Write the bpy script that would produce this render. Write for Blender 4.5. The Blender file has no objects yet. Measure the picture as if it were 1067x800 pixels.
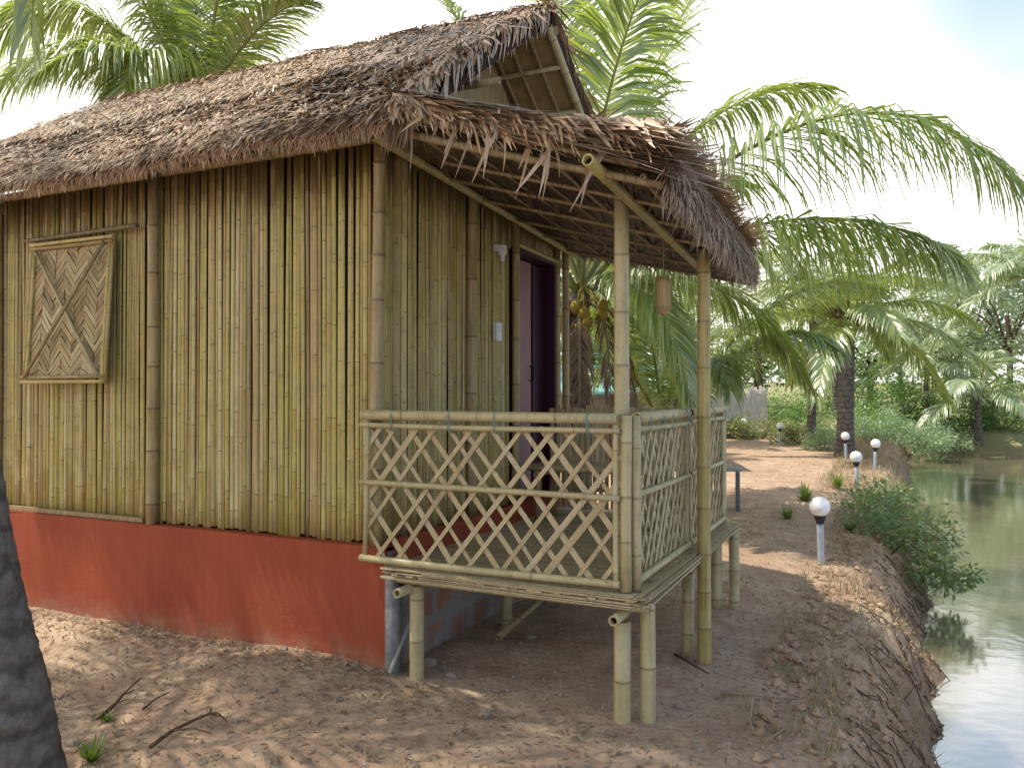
import bpy, math, random
from mathutils import Vector as V, Matrix, noise as mnoise
random.seed(7)
R = math.radians
scene = bpy.context.scene
col = scene.collection
rnd = random.random
def uni(a, b): return a + (b - a) * random.random()
def lerp(a, b, t): return a + (b - a) * t
def sstep(a, b, x):
    t = max(0.0, min(1.0, (x - a) / (b - a))); return t * t * (3 - 2 * t)
def nz(x, y, z=0.0): return mnoise.noise(V((x, y, z)))

# ------------------------------------------------------------------ materials
class NT:
    def __init__(s, name):
        s.m = bpy.data.materials.new(name); s.m.use_nodes = True
        s.t = s.m.node_tree; s.t.nodes.clear()
        s.out = s.n('ShaderNodeOutputMaterial')
    def n(s, ty, **kw):
        o = s.t.nodes.new(ty)
        for k, v in kw.items():
            if k.startswith('i_'):
                key = k[2:]; key = int(key) if key.isdigit() else key
                o.inputs[key].default_value = v
            else: setattr(o, k, v)
        return o
    def l(s, a, b): s.t.links.new(a, b)
    def noise(s, scale, detail=4, vec=None, rough=.55):
        o = s.n('ShaderNodeTexNoise', i_Scale=scale, i_Detail=detail, i_Roughness=rough)
        if vec is not None: s.l(vec, o.inputs['Vector'])
        return o.outputs['Fac']
    def coords(s, scale=(1, 1, 1), kind='Object'):
        t = s.n('ShaderNodeTexCoord'); m = s.n('ShaderNodeMapping'); m.inputs['Scale'].default_value = scale
        s.l(t.outputs[kind], m.inputs['Vector']); return m.outputs['Vector']
    def ramp(s, fac, stops):
        o = s.n('ShaderNodeValToRGB'); e = o.color_ramp.elements
        while len(e) < len(stops): e.new(.5)
        for q, (p, c) in zip(e, stops):
            q.position = p; q.color = (c[0], c[1], c[2], 1) if hasattr(c, '__len__') else (c, c, c, 1)
        s.l(fac, o.inputs['Fac']); return o.outputs['Color']
    def mix(s, fac, a, b, mode='MIX'):
        o = s.n('ShaderNodeMix', data_type='RGBA', blend_type=mode)
        for sock, v in ((o.inputs['Factor'], fac), (o.inputs['A'], a), (o.inputs['B'], b)):
            if hasattr(v, 'node'): s.l(v, sock)
            elif hasattr(v, '__len__'): sock.default_value = (v[0], v[1], v[2], 1)
            else: sock.default_value = v
        return o.outputs['Result']
    def math(s, op, a, b=0.0):
        o = s.n('ShaderNodeMath', operation=op)
        for i, v in enumerate((a, b)):
            if hasattr(v, 'node'): s.l(v, o.inputs[i])
            else: o.inputs[i].default_value = v
        return o.outputs[0]
    def island(s): return s.n('ShaderNodeNewGeometry').outputs['Random Per Island']
    def attr(s, name): return s.n('ShaderNodeAttribute', attribute_name=name).outputs['Fac']
    def bump(s, h, strength=.3, dist=.02):
        o = s.n('ShaderNodeBump', i_Strength=strength, i_Distance=dist); s.l(h, o.inputs['Height']); return o.outputs['Normal']
    def pbsdf(s, color, rough=.6, normal=None, spec=.4, **kw):
        o = s.n('ShaderNodeBsdfPrincipled')
        if hasattr(color, 'node'): s.l(color, o.inputs['Base Color'])
        else: o.inputs['Base Color'].default_value = (*color, 1)
        if hasattr(rough, 'node'): s.l(rough, o.inputs['Roughness'])
        else: o.inputs['Roughness'].default_value = rough
        o.inputs['Specular IOR Level'].default_value = spec
        for k, v in kw.items(): o.inputs[k.replace('_', ' ')].default_value = v
        if normal is not None: s.l(normal, o.inputs['Normal'])
        s.l(o.outputs[0], s.out.inputs['Surface']); return s.m

def m_bamboo(name, cols, rough=.42, nodedark=.45, stain=.5, top=None):
    t = NT(name); isl = t.island()
    c = t.ramp(isl, [(i / (len(cols) - 1), k) for i, k in enumerate(cols)])
    v = t.coords((1, 1, 1))
    fine = t.noise(9, 5, v, .7)
    st = t.n('ShaderNodeMapping'); st.inputs['Scale'].default_value = (60, 60, 2.2); t.l(v, st.inputs['Vector'])
    streak = t.noise(1.0, 4, st.outputs[0], .6)
    c = t.mix(t.ramp(fine, [(.38, 0), (.72, stain)]), c, (.17, .115, .04))
    c = t.mix(t.ramp(streak, [(.35, .0), (.8, .6)]), c, (.54, .44, .25), 'MIX')
    c = t.mix(t.ramp(streak, [(.22, .55), (.42, .0)]), c, (.13, .085, .035), 'MIX')
    spots = t.noise(45, 3, v, .6)
    c = t.mix(t.ramp(spots, [(.63, 0), (.72, .55)]), c, (.06, .045, .025))
    nd = t.attr('node')
    c = t.mix(t.math('MULTIPLY', t.ramp(nd, [(.25, 0), (1, 1)]), nodedark), c, (.09, .06, .03))
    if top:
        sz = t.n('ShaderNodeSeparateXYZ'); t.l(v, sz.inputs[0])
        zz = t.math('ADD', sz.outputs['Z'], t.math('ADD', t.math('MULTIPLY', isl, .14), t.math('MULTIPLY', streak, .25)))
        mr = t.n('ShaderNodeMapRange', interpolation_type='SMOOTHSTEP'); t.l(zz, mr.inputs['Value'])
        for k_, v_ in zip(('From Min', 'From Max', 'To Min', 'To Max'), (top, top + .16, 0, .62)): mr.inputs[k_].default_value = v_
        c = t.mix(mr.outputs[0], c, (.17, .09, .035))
    hol = t.attr('hollow')
    c = t.mix(hol, c, (.02, .014, .008))  # shade inside the open culm ends, put in as near-black colour
    h = t.math('ADD', streak, t.math('MULTIPLY', fine, .6))
    return t.pbsdf(c, rough, t.bump(h, .35, .004), .35)

M = {}
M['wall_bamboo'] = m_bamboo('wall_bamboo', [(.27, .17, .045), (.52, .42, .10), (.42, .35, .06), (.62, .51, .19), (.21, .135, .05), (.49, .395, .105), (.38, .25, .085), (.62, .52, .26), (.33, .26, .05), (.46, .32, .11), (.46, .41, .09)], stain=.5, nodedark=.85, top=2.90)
M['post_bamboo'] = m_bamboo('post_bamboo', [(.36, .27, .12), (.31, .215, .09), (.40, .31, .15)], rough=.34, stain=.75, nodedark=.9)
M['pole_bamboo'] = m_bamboo('pole_bamboo', [(.44, .37, .21), (.50, .43, .26), (.40, .34, .18), (.46, .37, .22)], rough=.38, stain=.45, nodedark=.65)
M['gold_bamboo'] = m_bamboo('gold_bamboo', [(.34, .26, .07), (.38, .29, .08)], rough=.34, stain=.5, nodedark=.6)
M['old_bamboo'] = m_bamboo('old_bamboo', [(.22, .15, .07), (.27, .19, .09), (.18, .125, .06)], rough=.55, stain=.6)
M['brown_pole'] = m_bamboo('brown_pole', [(.13, .085, .045), (.17, .115, .06), (.10, .068, .04)], rough=.55, stain=.6)
M['dark_bamboo'] = m_bamboo('dark_bamboo', [(.085, .06, .035), (.10, .072, .04)], rough=.5)
M['split_bamboo'] = m_bamboo('split_bamboo', [(.38, .29, .16), (.48, .39, .24), (.33, .24, .13), (.52, .45, .31), (.40, .31, .16), (.46, .36, .22)], rough=.6, stain=.45)
M['weave'] = m_bamboo('weave', [(.30, .21, .09), (.46, .36, .18), (.15, .09, .04), (.52, .45, .28), (.36, .25, .10), (.20, .125, .055), (.44, .31, .13), (.27, .20, .12)], rough=.6, stain=.4)

def m_plain(name, colr, rough=.6, nscale=20, var=.25, bump=.15, spec=.3, bd=.01, second=None):
    t = NT(name); v = t.coords()
    n = t.noise(nscale, 5, v)
    d = second or tuple(x * (1 - var) for x in colr)
    c = t.mix(t.ramp(n, [(.3, 0), (.7, 1)]), colr, d)
    return t.pbsdf(c, rough, t.bump(n, bump, bd), spec)
M['backing'] = m_plain('backing', (.035, .024, .014), .9)
M['wire_tie'] = m_plain('wire_tie', (.17, .31, .26), .5)
M['door_paint'] = m_plain('door_paint', (.31, .14, .145), .45, 3, .2, .05)
M['door_dark'] = m_plain('door_dark', (.045, .014, .026), .5, 6)  # dark maroon with the jamb's shadow put into the colour
M['white_plastic'] = m_plain('white_plastic', (.7, .7, .68), .4, 30, .1, .02)
M['black_plastic'] = m_plain('black_plastic', (.03, .032, .04), .5, 30, .2, .02)
M['grey_post'] = m_plain('grey_post', (.42, .46, .52), .45, 12, .15, .03)
M['bench_paint'] = m_plain('bench_paint', (.14, .16, .18), .6, 14, .3)
M['bench_wood'] = m_plain('bench_wood', (.36, .36, .35), .7, 14, .3)
M['pvc'] = m_plain('pvc', (.42, .40, .36), .5, 15, .3)
M['twig'] = m_plain('twig', (.14, .085, .05), .85, 30, .5)
M['stick'] = m_plain('stick', (.34, .27, .17), .7, 30, .4)
M['stone'] = m_plain('stone', (.40, .33, .265), .85, 12, .45, .4)
M['shed_post'] = m_plain('shed_post', (.12, .03, .03), .7)
M['shed_wall'] = m_plain('shed_wall', (.30, .27, .23), .8)
M['white_fence'] = m_plain('white_fence', (.80, .75, .65), .8, 6, .4)
M['husk'] = m_plain('husk', (.42, .30, .05), .5, 20, .4)
M['coir'] = m_plain('coir', (.20, .115, .05), .9, 25, .5)

def m_plinth():
    t = NT('red_plinth'); v = t.coords()
    a = t.noise(2.2, 5, v); b = t.noise(60, 3, v)
    s = t.n('ShaderNodeMapping'); s.inputs['Scale'].default_value = (14, 14, .8); t.l(v, s.inputs['Vector'])
    st = t.noise(1, 4, s.outputs[0])
    c = t.mix(t.ramp(a, [(.3, 0), (.7, 1)]), (.34, .072, .030), (.27, .054, .025))
    c = t.mix(t.ramp(st, [(.5, 0), (.8, .45)]), c, (.36, .10, .05))
    sep = t.n('ShaderNodeSeparateXYZ'); t.l(v, sep.inputs[0])
    zz = t.math('ADD', sep.outputs['Z'], t.math('MULTIPLY', t.math('SUBTRACT', t.noise(7, 6, v, .7), .5), .5))
    c = t.mix(t.ramp(zz, [(.03, .8), (.10, .3), (.22, 0)]), c, (.33, .17, .11))
    return t.pbsdf(c, .75, t.bump(t.math('ADD', b, a), .25, .01), .25)
M['red_plinth'] = m_plinth()
M['mat'] = m_plain('mat', (.40, .29, .14), .7, 9, .35, .3, .2, .01)
def m_concrete():
    t = NT('raw_plinth'); v = t.coords()
    br = t.n('ShaderNodeTexBrick', i_Scale=1.0)
    br.inputs['Color1'].default_value = (.30, .12, .07, 1); br.inputs['Color2'].default_value = (.36, .16, .09, 1)
    br.inputs['Mortar'].default_value = (.27, .255, .23, 1)
    br.inputs['Brick Width'].default_value = .3; br.inputs['Row Height'].default_value = .2; br.inputs['Mortar Size'].default_value = .03
    m = t.n('ShaderNodeMapping'); m.inputs['Rotation'].default_value = (R(90), 0, R(90)); t.l(v, m.inputs['Vector'])
    sx = t.n('ShaderNodeSeparateXYZ'); t.l(v, sx.inputs[0])
    cx = t.n('ShaderNodeCombineXYZ'); t.l(sx.outputs['Y'], cx.inputs[0]); t.l(sx.outputs['Z'], cx.inputs[1])
    t.l(cx.outputs[0], br.inputs['Vector'])
    a = t.noise(5, 5, v)
    c = t.mix(t.ramp(a, [(.38, .95), (.62, .1)]), br.outputs['Color'], (.29, .275, .25))
    b = t.noise(40, 4, v)
    return t.pbsdf(t.mix(t.ramp(b, [(.3, 0), (.8, .4)]), c, (.15, .14, .13)), .9, t.bump(b, .4, .01), .2)
M['raw_plinth'] = m_concrete()
M['grey_cement'] = m_plain('grey_cement', (.30, .30, .295), .9, 25, .45, .4)

def m_thatch(name, cols, dark=(.27, .19, .14)):
    t = NT(name); isl = t.island()
    c = t.ramp(isl, [(i / (len(cols) - 1), k) for i, k in enumerate(cols)])
    v = t.coords(); n = t.noise(1.6, 3, v); f = t.noise(50, 3, v)
    c = t.mix(t.ramp(n, [(.38, .0), (.68, .5)]), c, dark)
    c = t.mix(t.ramp(f, [(.45, 0), (.85, .3)]), c, (.05, .035, .025))
    return t.pbsdf(c, .42, None, .4)
M['thatch'] = m_thatch('thatch', [(.46, .28, .14), (.64, .43, .24), (.30, .19, .115), (.66, .49, .32), (.43, .31, .22), (.54, .29, .125), (.36, .26, .19), (.76, .61, .44), (.20, .125, .08), (.50, .31, .165)])
M['thatch_shaded'] = m_thatch('thatch_shaded', [(.055, .034, .02), (.10, .065, .04), (.035, .022, .015), (.07, .046, .028), (.13, .09, .055)], (.03, .02, .014))  # darker copy of the thatch, underside shade put into its colour
M['thatch_base'] = m_plain('thatch_base', (.07, .045, .03), .95, 30, .5, .6, .1, .03)

def m_leaf(name, cols, trans=.35, gloss=.08, rough=.35, tcol=None):
    t = NT(name); isl = t.island()
    c = t.ramp(isl, [(i / (len(cols) - 1), k) for i, k in enumerate(cols)])
    d = t.n('ShaderNodeBsdfDiffuse'); t.l(c, d.inputs['Color'])
    tr = t.n('ShaderNodeBsdfTranslucent')
    tc = t.mix(.75, c, tcol or (.30, .45, .05)); t.l(tc, tr.inputs['Color'])
    g = t.n('ShaderNodeBsdfGlossy', i_Roughness=rough); g.inputs['Color'].default_value = (1, 1, .95, 1)
    m1 = t.n('ShaderNodeMixShader', i_0=trans); t.l(d.outputs[0], m1.inputs[1]); t.l(tr.outputs[0], m1.inputs[2])
    m2 = t.n('ShaderNodeMixShader', i_0=gloss); t.l(m1.outputs[0], m2.inputs[1]); t.l(g.outputs[0], m2.inputs[2])
    t.l(m2.outputs[0], t.out.inputs['Surface']); return t.m
M['frond'] = m_leaf('frond', [(.06, .125, .035), (.20, .30, .06), (.09, .17, .045), (.30, .36, .09), (.12, .21, .05), (.38, .40, .17), (.08, .15, .04)], .48, .13, .36, (.50, .62, .07))
M['frond_hazy'] = m_leaf('frond_hazy', [(.24, .33, .16), (.30, .38, .19), (.21, .30, .17), (.38, .42, .24)], .4, .14, .45, (.45, .55, .2))  # distance haze put into the leaf colour as paler, greyer green
M['frond_dead'] = m_leaf('frond_dead', [(.16, .11, .065), (.22, .15, .09), (.11, .08, .055)], .15, .03, .5, (.3, .2, .08))
M['rachis'] = m_plain('rachis', (.24, .25, .08), .5, 8, .3)
M['petiole'] = m_plain('petiole', (.30, .25, .15), .6, 8, .45)
M['bush'] = m_leaf('bush', [(.10, .20, .07), (.14, .25, .08), (.18, .29, .10), (.11, .21, .08)], .35, .06, .4)
M['bush_bright'] = m_leaf('bush_bright', [(.18, .33, .10), (.24, .41, .13), (.29, .45, .16), (.15, .29, .10)], .4, .05, .45)
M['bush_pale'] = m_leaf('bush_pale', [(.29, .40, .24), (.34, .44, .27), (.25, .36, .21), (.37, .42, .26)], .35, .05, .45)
M['bush_dry'] = m_leaf('bush_dry', [(.26, .22, .11), (.22, .24, .10), (.33, .27, .15)], .3, .03, .5)
M['bank_leaf'] = m_leaf('bank_leaf', [(.13, .20, .09), (.18, .25, .11), (.09, .145, .07), (.23, .28, .14), (.25, .22, .10)], .35, .05, .45)
M['tree_hazy'] = m_leaf('tree_hazy', [(.25, .33, .21), (.30, .39, .24), (.22, .30, .20), (.36, .42, .27)], .4, .05, .5, (.45, .55, .25))  # far crowns paled, the haze is painted into the green
M['weed'] = m_leaf('weed', [(.16, .24, .04), (.26, .30, .06), (.12, .2, .04)], .35, .05)
M['litter'] = m_leaf('litter', [(.24, .17, .10), (.34, .27, .18), (.13, .09, .06), (.42, .36, .27), (.2, .13, .08), (.30, .2, .1)], .05, .02, .6, (.3, .2, .1))
M['dry_grass'] = m_leaf('dry_grass', [(.33, .25, .14), (.42, .33, .19), (.24, .18, .10), (.24, .23, .10)], .25, .04, .5, (.4, .33, .18))

def m_trunk():
    t = NT('palm_bark'); v = t.coords()
    w = t.n('ShaderNodeTexWave', wave_type='BANDS', bands_direction='Z', i_Scale=2.4, i_Distortion=7.0, i_Detail=4.0)
    w.inputs['Detail Scale'].default_value = 2.5; t.l(v, w.inputs['Vector'])
    n = t.noise(14, 5, v); big = t.noise(3, 3, v)
    c = t.mix(t.ramp(n, [(.3, 0), (.7, 1)]), (.085, .07, .062), (.19, .165, .145))
    c = t.mix(t.ramp(w.outputs['Fac'], [(.0, .6), (.35, 0)]), c, (.04, .032, .03))
    c = t.mix(t.ramp(big, [(.55, 0), (.75, .45)]), c, (.24, .23, .21))
    h = t.math('ADD', t.math('MULTIPLY', w.outputs['Fac'], .7), n)
    return t.pbsdf(c, .85, t.bump(h, .8, .03), .2)
M['palm_bark'] = m_trunk()
M['bark'] = m_plain('bark', (.15, .11, .08), .9, 12, .5, .5, .2, .03)

def m_ground():
    t = NT('dirt'); v = t.coords()
    big = t.noise(.55, 4, v); mid = t.noise(3.2, 6, v, .65); fine = t.noise(26, 6, v, .7); grit = t.noise(120, 2, v)
    c = t.mix(t.ramp(big, [(.35, 0), (.65, 1)]), (.48, .325, .215), (.59, .435, .295))
    c = t.mix(t.ramp(mid, [(.38, .75), (.6, 0)]), c, (.35, .215, .145))
    c = t.mix(t.ramp(fine, [(.35, .6), (.55, 0)]), c, (.28, .19, .14))
    c = t.mix(t.ramp(grit, [(.62, 0), (.72, .5)]), c, (.52, .46, .39))
    sep = t.n('ShaderNodeSeparateXYZ'); t.l(v, sep.inputs[0])
    # damp earth on the bank towards the pond
    c = t.mix(t.ramp(sep.outputs['Z'], [(0, 0), (1, 0)]), c, c)
    mr = t.n('ShaderNodeMapRange'); t.l(sep.outputs['Z'], mr.inputs['Value'])
    mr.inputs['From Min'].default_value = -.12; mr.inputs['From Max'].default_value = -.72
    wet = t.math('MULTIPLY', mr.outputs[0], t.ramp(mid, [(.2, 1), (.8, .6)]))
    c = t.mix(wet, c, (.17, .11, .07))
    # green-brown cover far behind
    far = t.n('ShaderNodeMapRange'); t.l(sep.outputs['Y'], far.inputs['Value'])
    far.inputs['From Min'].default_value = 29; far.inputs['From Max'].default_value = 36
    c = t.mix(t.math('MULTIPLY', far.outputs[0], .8), c, (.26, .27, .12))
    h = t.math('ADD', t.math('MULTIPLY', mid, 1.2), t.math('ADD', t.math('MULTIPLY', fine, .6), t.math('MULTIPLY', grit, .12)))
    return t.pbsdf(c, .95, t.bump(h, .65, .045), .15)
M['dirt'] = m_ground()
def m_water():
    t = NT('pond_water'); v = t.coords((1.0, 1.0, 1))
    a = t.noise(1.7, 3, v); b = t.noise(7, 3, v)
    h = t.math('ADD', a, t.math('MULTIPLY', b, .22))
    big = t.noise(.25, 3, v)
    c = t.mix(t.ramp(big, [(.35, 0), (.65, 1)]), (.17, .145, .085), (.215, .18, .11))
    nm = t.bump(h, .10, .05)
    d = t.n('ShaderNodeBsdfDiffuse'); t.l(c, d.inputs['Color'])
    g = t.n('ShaderNodeBsdfGlossy', i_Roughness=.10); g.inputs['Color'].default_value = (1, 1, 1, 1); t.l(nm, g.inputs['Normal'])
    lw = t.n('ShaderNodeLayerWeight', i_Blend=.5); t.l(nm, lw.inputs['Normal'])
    mx = t.n('ShaderNodeMixShader'); t.l(t.ramp(lw.outputs['Facing'], [(.2, .14), (.6, .46), (.95, .78)]), mx.inputs[0])
    t.l(d.outputs[0], mx.inputs[1]); t.l(g.outputs[0], mx.inputs[2]); t.l(mx.outputs[0], t.out.inputs['Surface']); return t.m
M['pond_water'] = m_water()
def m_globe():
    t = NT('opal_globe'); v = t.coords(); n = t.noise(6, 3, v)
    return t.pbsdf(t.mix(t.ramp(n, [(.3, 0), (.8, .25)]), (.84, .84, .86), (.77, .76, .77)), .25, None, .5)
M['opal_globe'] = m_globe()
def m_tarp():
    t = NT('teal_roof'); v = t.coords()
    w = t.n('ShaderNodeTexWave', wave_type='BANDS', bands_direction='X', i_Scale=5.0); t.l(v, w.inputs['Vector'])
    n = t.noise(3, 4, v)
    return t.pbsdf(t.mix(t.ramp(n, [(.3, 0), (.7, 1)]), (.16, .42, .38), (.24, .50, .46)), .5, t.bump(w.outputs['Fac'], .5, .03))
M['teal_roof'] = m_tarp()

# ------------------------------------------------------------------ mesh builder
class MB:
    def __init__(s): s.v = []; s.f = []; s.mi = []; s.node = []; s.hol = []
    def add(s, verts, faces, mi=0, node=None, hol=None):
        b = len(s.v); s.v.extend(verts); n = len(verts)
        s.node.extend(node if node else [0.0] * n); s.hol.extend(hol if hol else [0.0] * n)
        s.f.extend([tuple(i + b for i in f) for f in faces]); s.mi.extend([mi] * len(faces))
    def build(s, name, mats, parent=None, smooth=False, origin=None):
        me = bpy.data.meshes.new(name)
        vs = s.v if origin is None else [V(p) - V(origin) for p in s.v]
        me.from_pydata([tuple(p) for p in vs], [], s.f)
        for m in (mats if isinstance(mats, (list, tuple)) else [mats]): me.materials.append(M[m])
        me.polygons.foreach_set('material_index', s.mi)
        if smooth: me.polygons.foreach_set('use_smooth', [True] * len(s.f))
        if any(s.node):
            a = me.attributes.new('node', 'FLOAT', 'POINT'); a.data.foreach_set('value', s.node)
        if any(s.hol):
            a = me.attributes.new('hollow', 'FLOAT', 'POINT'); a.data.foreach_set('value', s.hol)
        me.update()
        o = bpy.data.objects.new(name, me); col.objects.link(o)
        if origin is not None: o.location = origin
        if parent is not None: o.parent = parent
        return o

def frame_of(d, ref=None):
    d = d.normalized()
    r = ref if ref is not None else (V((0, 0, 1)) if abs(d.z) < .9 else V((1, 0, 0)))
    a = r.cross(d).normalized(); b = d.cross(a).normalized()
    return a, b
def box(mb, c, s, rot=None, mi=0):
    c = V(c); hx, hy, hz = s[0] / 2, s[1] / 2, s[2] / 2
    vs = [V((x, y, z)) for x in (-hx, hx) for y in (-hy, hy) for z in (-hz, hz)]
    if rot is not None: vs = [rot @ v for v in vs]
    mb.add([v + c for v in vs], [(0, 1, 3, 2), (4, 6, 7, 5), (0, 4, 5, 1), (2, 3, 7, 6), (0, 2, 6, 4), (1, 5, 7, 3)], mi)
def bar(mb, p0, p1, w, h, up=None, mi=0):
    p0, p1 = V(p0), V(p1); d = p1 - p0
    a, b = frame_of(d, up)
    vs = []
    for p in (p0, p1):
        for sx, sy in ((-1, -1), (1, -1), (1, 1), (-1, 1)): vs.append(p + a * (w / 2 * sx) + b * (h / 2 * sy))
    mb.add(vs, [(0, 3, 2, 1), (4, 5, 6, 7), (0, 1, 5, 4), (1, 2, 6, 5), (2, 3, 7, 6), (3, 0, 4, 7)], mi)
def culm(mb, p0, p1, r0, r1=None, gap=.32, seg=8, bend=.0, hollow=True, mi=0, swell=1.10, fa=1.0, fb=1.0):
    """a bamboo stem with swollen node rings; ends are open tubes"""
    p0, p1 = V(p0), V(p1); r1 = r0 if r1 is None else r1
    L = (p1 - p0).length; a, b = frame_of(p1 - p0)
    ts = [(0, 0.0, 1.0)]
    s = uni(.15, 1) * gap
    while s < L - .03:
        e = min(.012, r0 * .35)
        ts += [(max(0.001, (s - e) / L), .12, 1.0), (s / L, 1.0, swell), (min(.999, (s + e) / L), .12, .985)]
        s += gap * uni(.8, 1.2)
    if bend or len(ts) == 1:
        pass
    ts.append((1, 0.0, 1.0))
    bx, by = uni(-1, 1) * bend, uni(-1, 1) * bend; ph = uni(.8, 1.6)
    vs = []; nd = []; hl = []
    for t, n, k in ts:
        r = lerp(r0, r1, t) * k
        off = a * bx * math.sin(t * math.pi * ph) + b * by * math.sin(t * math.pi * ph)
        c = p0.lerp(p1, t) + off
        for i in range(seg):
            an = 2 * math.pi * i / seg
            vs.append(c + a * math.cos(an) * r * fa + b * math.sin(an) * r * fb); nd.append(n); hl.append(0)
    fs = []
    for j in range(len(ts) - 1):
        for i in range(seg):
            k = (i + 1) % seg
            fs.append((j * seg + i, j * seg + k, (j + 1) * seg + k, (j + 1) * seg + i))
    # ends
    dirn = (p1 - p0).normalized()
    for end in (0, 1):
        base = 0 if end == 0 else (len(ts) - 1) * seg
        if hollow:
            c = p0 if end == 0 else p1; r = (r0 if end == 0 else r1) * .72
            s0 = len(vs)
            for dep, hv in ((0, .0), (.05, 1.0)):
                cc = c + dirn * (dep if end == 0 else -dep)
                for i in range(seg):
                    an = 2 * math.pi * i / seg
                    vs.append(cc + a * math.cos(an) * r * fa + b * math.sin(an) * r * fb); nd.append(0); hl.append(hv)
            for i in range(seg):
                k = (i + 1) % seg
                q = [(base + i, s0 + i, s0 + k, base + k), (s0 + i, s0 + seg + i, s0 + seg + k, s0 + k)]
                if end: q = [tuple(reversed(f)) for f in q]
                fs += q
            cap = tuple(s0 + seg + i for i in range(seg)); fs.append(cap if end else tuple(reversed(cap)))
        else:
            cap = tuple(base + i for i in range(seg)); fs.append(cap if end else tuple(reversed(cap)))
    mb.add(vs, fs, mi, nd, hl)
def tube(mb, pts, rs, seg=8, mi=0, cap=True):
    pts = [V(p) for p in pts]
    if not hasattr(rs, '__len__'): rs = [rs] * len(pts)
    vs = []; ref = None
    for i, p in enumerate(pts):
        d = pts[min(i + 1, len(pts) - 1)] - pts[max(i - 1, 0)]
        a, b = frame_of(d, ref)
        ref = b
        for k in range(seg):
            an = 2 * math.pi * k / seg
            vs.append(p + (a * math.cos(an) + b * math.sin(an)) * rs[i])
    fs = []
    for j in range(len(pts) - 1):
        for i in range(seg):
            k = (i + 1) % seg
            fs.append((j * seg + i, j * seg + k, (j + 1) * seg + k, (j + 1) * seg + i))
    if cap:
        fs.append(tuple(reversed(range(seg)))); n = (len(pts) - 1) * seg; fs.append(tuple(n + i for i in range(seg)))
    mb.add(vs, fs, mi)
def lathe(mb, c, prof, seg=20, mi=0):
    c = V(c); vs = []; fs = []
    for r, z in prof:
        for k in range(seg):
            an = 2 * math.pi * k / seg; vs.append(c + V((r * math.cos(an), r * math.sin(an), z)))
    for j in range(len(prof) - 1):
        for i in range(seg):
            k = (i + 1) % seg; fs.append((j * seg + i, j * seg + k, (j + 1) * seg + k, (j + 1) * seg + i))
    fs.append(tuple(reversed(range(seg)))); n = (len(prof) - 1) * seg; fs.append(tuple(n + i for i in range(seg)))
    mb.add(vs, fs, mi)
def strip(mb, p, d, n, L, w, curl=0.0, segs=2, mi=0):
    """one leaf blade: starts at p, runs along d, n is up off the surface"""
    d = d.normalized(); s = d.cross(n).normalized()
    vs = []; c = V(p)
    prof = [.75, 1.0, .12] if segs == 2 else [.6, 1.0, .8, .08]
    for k in range(segs + 1):
        vs += [c - s * (w / 2 * prof[k]), c + s * (w / 2 * prof[k])]
        d = (d + n * curl).normalized(); c = c + d * (L / segs)
    mb.add(vs, [(2 * k, 2 * k + 1, 2 * k + 3, 2 * k + 2) for k in range(segs)], mi)

def tag(o, label=None, cat=None, group=None, kind=None):
    if label: o['label'] = label
    if cat: o['category'] = cat
    if group: o['group'] = group
    if kind: o['kind'] = kind
    return o
def empty(name, loc, label, cat, group=None, rz=0):
    o = bpy.data.objects.new(name, None); col.objects.link(o); o.location = loc; o.rotation_euler.z = rz
    o.empty_display_size = .2
    return tag(o, label, cat, group)
def children(o): return [c for c in bpy.data.objects if c.parent == o]
def dup(root, loc, rz=0, sc=1.0, label=None, group=None):
    r = root.copy(); col.objects.link(r); r.location = loc; r.rotation_euler.z = rz; r.scale = (sc, sc, sc)
    if label: r['label'] = label
    if group: r['group'] = group
    for ch in children(root):
        c = ch.copy(); col.objects.link(c); c.parent = r
        for g in children(ch):
            q = g.copy(); col.objects.link(q); q.parent = c
    return r

# ------------------------------------------------------------------ ground and pond
WATER = -.75
def edge(Y):
    e = -.36 + .10 * nz(Y * .35, 3.1) + .07 * nz(Y * 1.3, 8.1)
    if Y < 5: e += (5 - Y) * .12
    return e
def gz(X, Y):
    d = -.43 * X + .903 * Y
    z = .035 * nz(X * .5, Y * .5, 1) + .025 * nz(X * 1.7, Y * 1.7, 2) + .010 * nz(X * 5, Y * 5, 4)
    z += .06 * math.exp(-((Y - 3.7) / .35) ** 2) * sstep(-2.2, -3.2, X)
    z += .05 * sstep(12, 24, d)
    e = edge(Y)
    fall = sstep(e - .05, e + 1.10, X + .16 * nz(X * 1.2, Y * .9, 5) + .06 * nz(X * 4, Y * 4, 6))
    fall *= 1 - sstep(28.2, 30.2, d + .5 * nz(X * .4, 2, 2))
    z = z - 1.35 * fall - .08 * sstep(e - 1.2, e, X) * (1 - fall)
    if fall > .05 and fall < .9: z += .10 * nz(X * 2.6, Y * 2.6, 9) + .08 * abs(nz(X * 6, Y * 4, 9)) + .05 * nz(X * 11, Y * 11, 9) + .035 * nz(X * 19, Y * 19, 3)
    z += .55 * sstep(29.5, 34, d) + .012 * max(0, d - 36)
    return z
def axis(lo, f0, f1, hi, step):
    a = []; x = f0; s = step
    while x > lo: s *= 1.22; x -= s; a.append(x)
    a.reverse(); n = int((f1 - f0) / step)
    a += [f0 + (f1 - f0) * i / n for i in range(n + 1)]
    x = f1; s = step
    while x < hi: s *= 1.14; x += s; a.append(x)
    return a
xs = axis(-420, -6.6, 1.4, 420, .055); ys = axis(-60, 1.2, 13.5, 700, .06)
g = MB()
vs = [V((x, y, gz(x, y))) for y in ys for x in xs]; nx = len(xs)
fs = [(j * nx + i, j * nx + i + 1, (j + 1) * nx + i + 1, (j + 1) * nx + i) for j in range(len(ys) - 1) for i in range(nx - 1)]
g.add(vs, fs)
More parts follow.
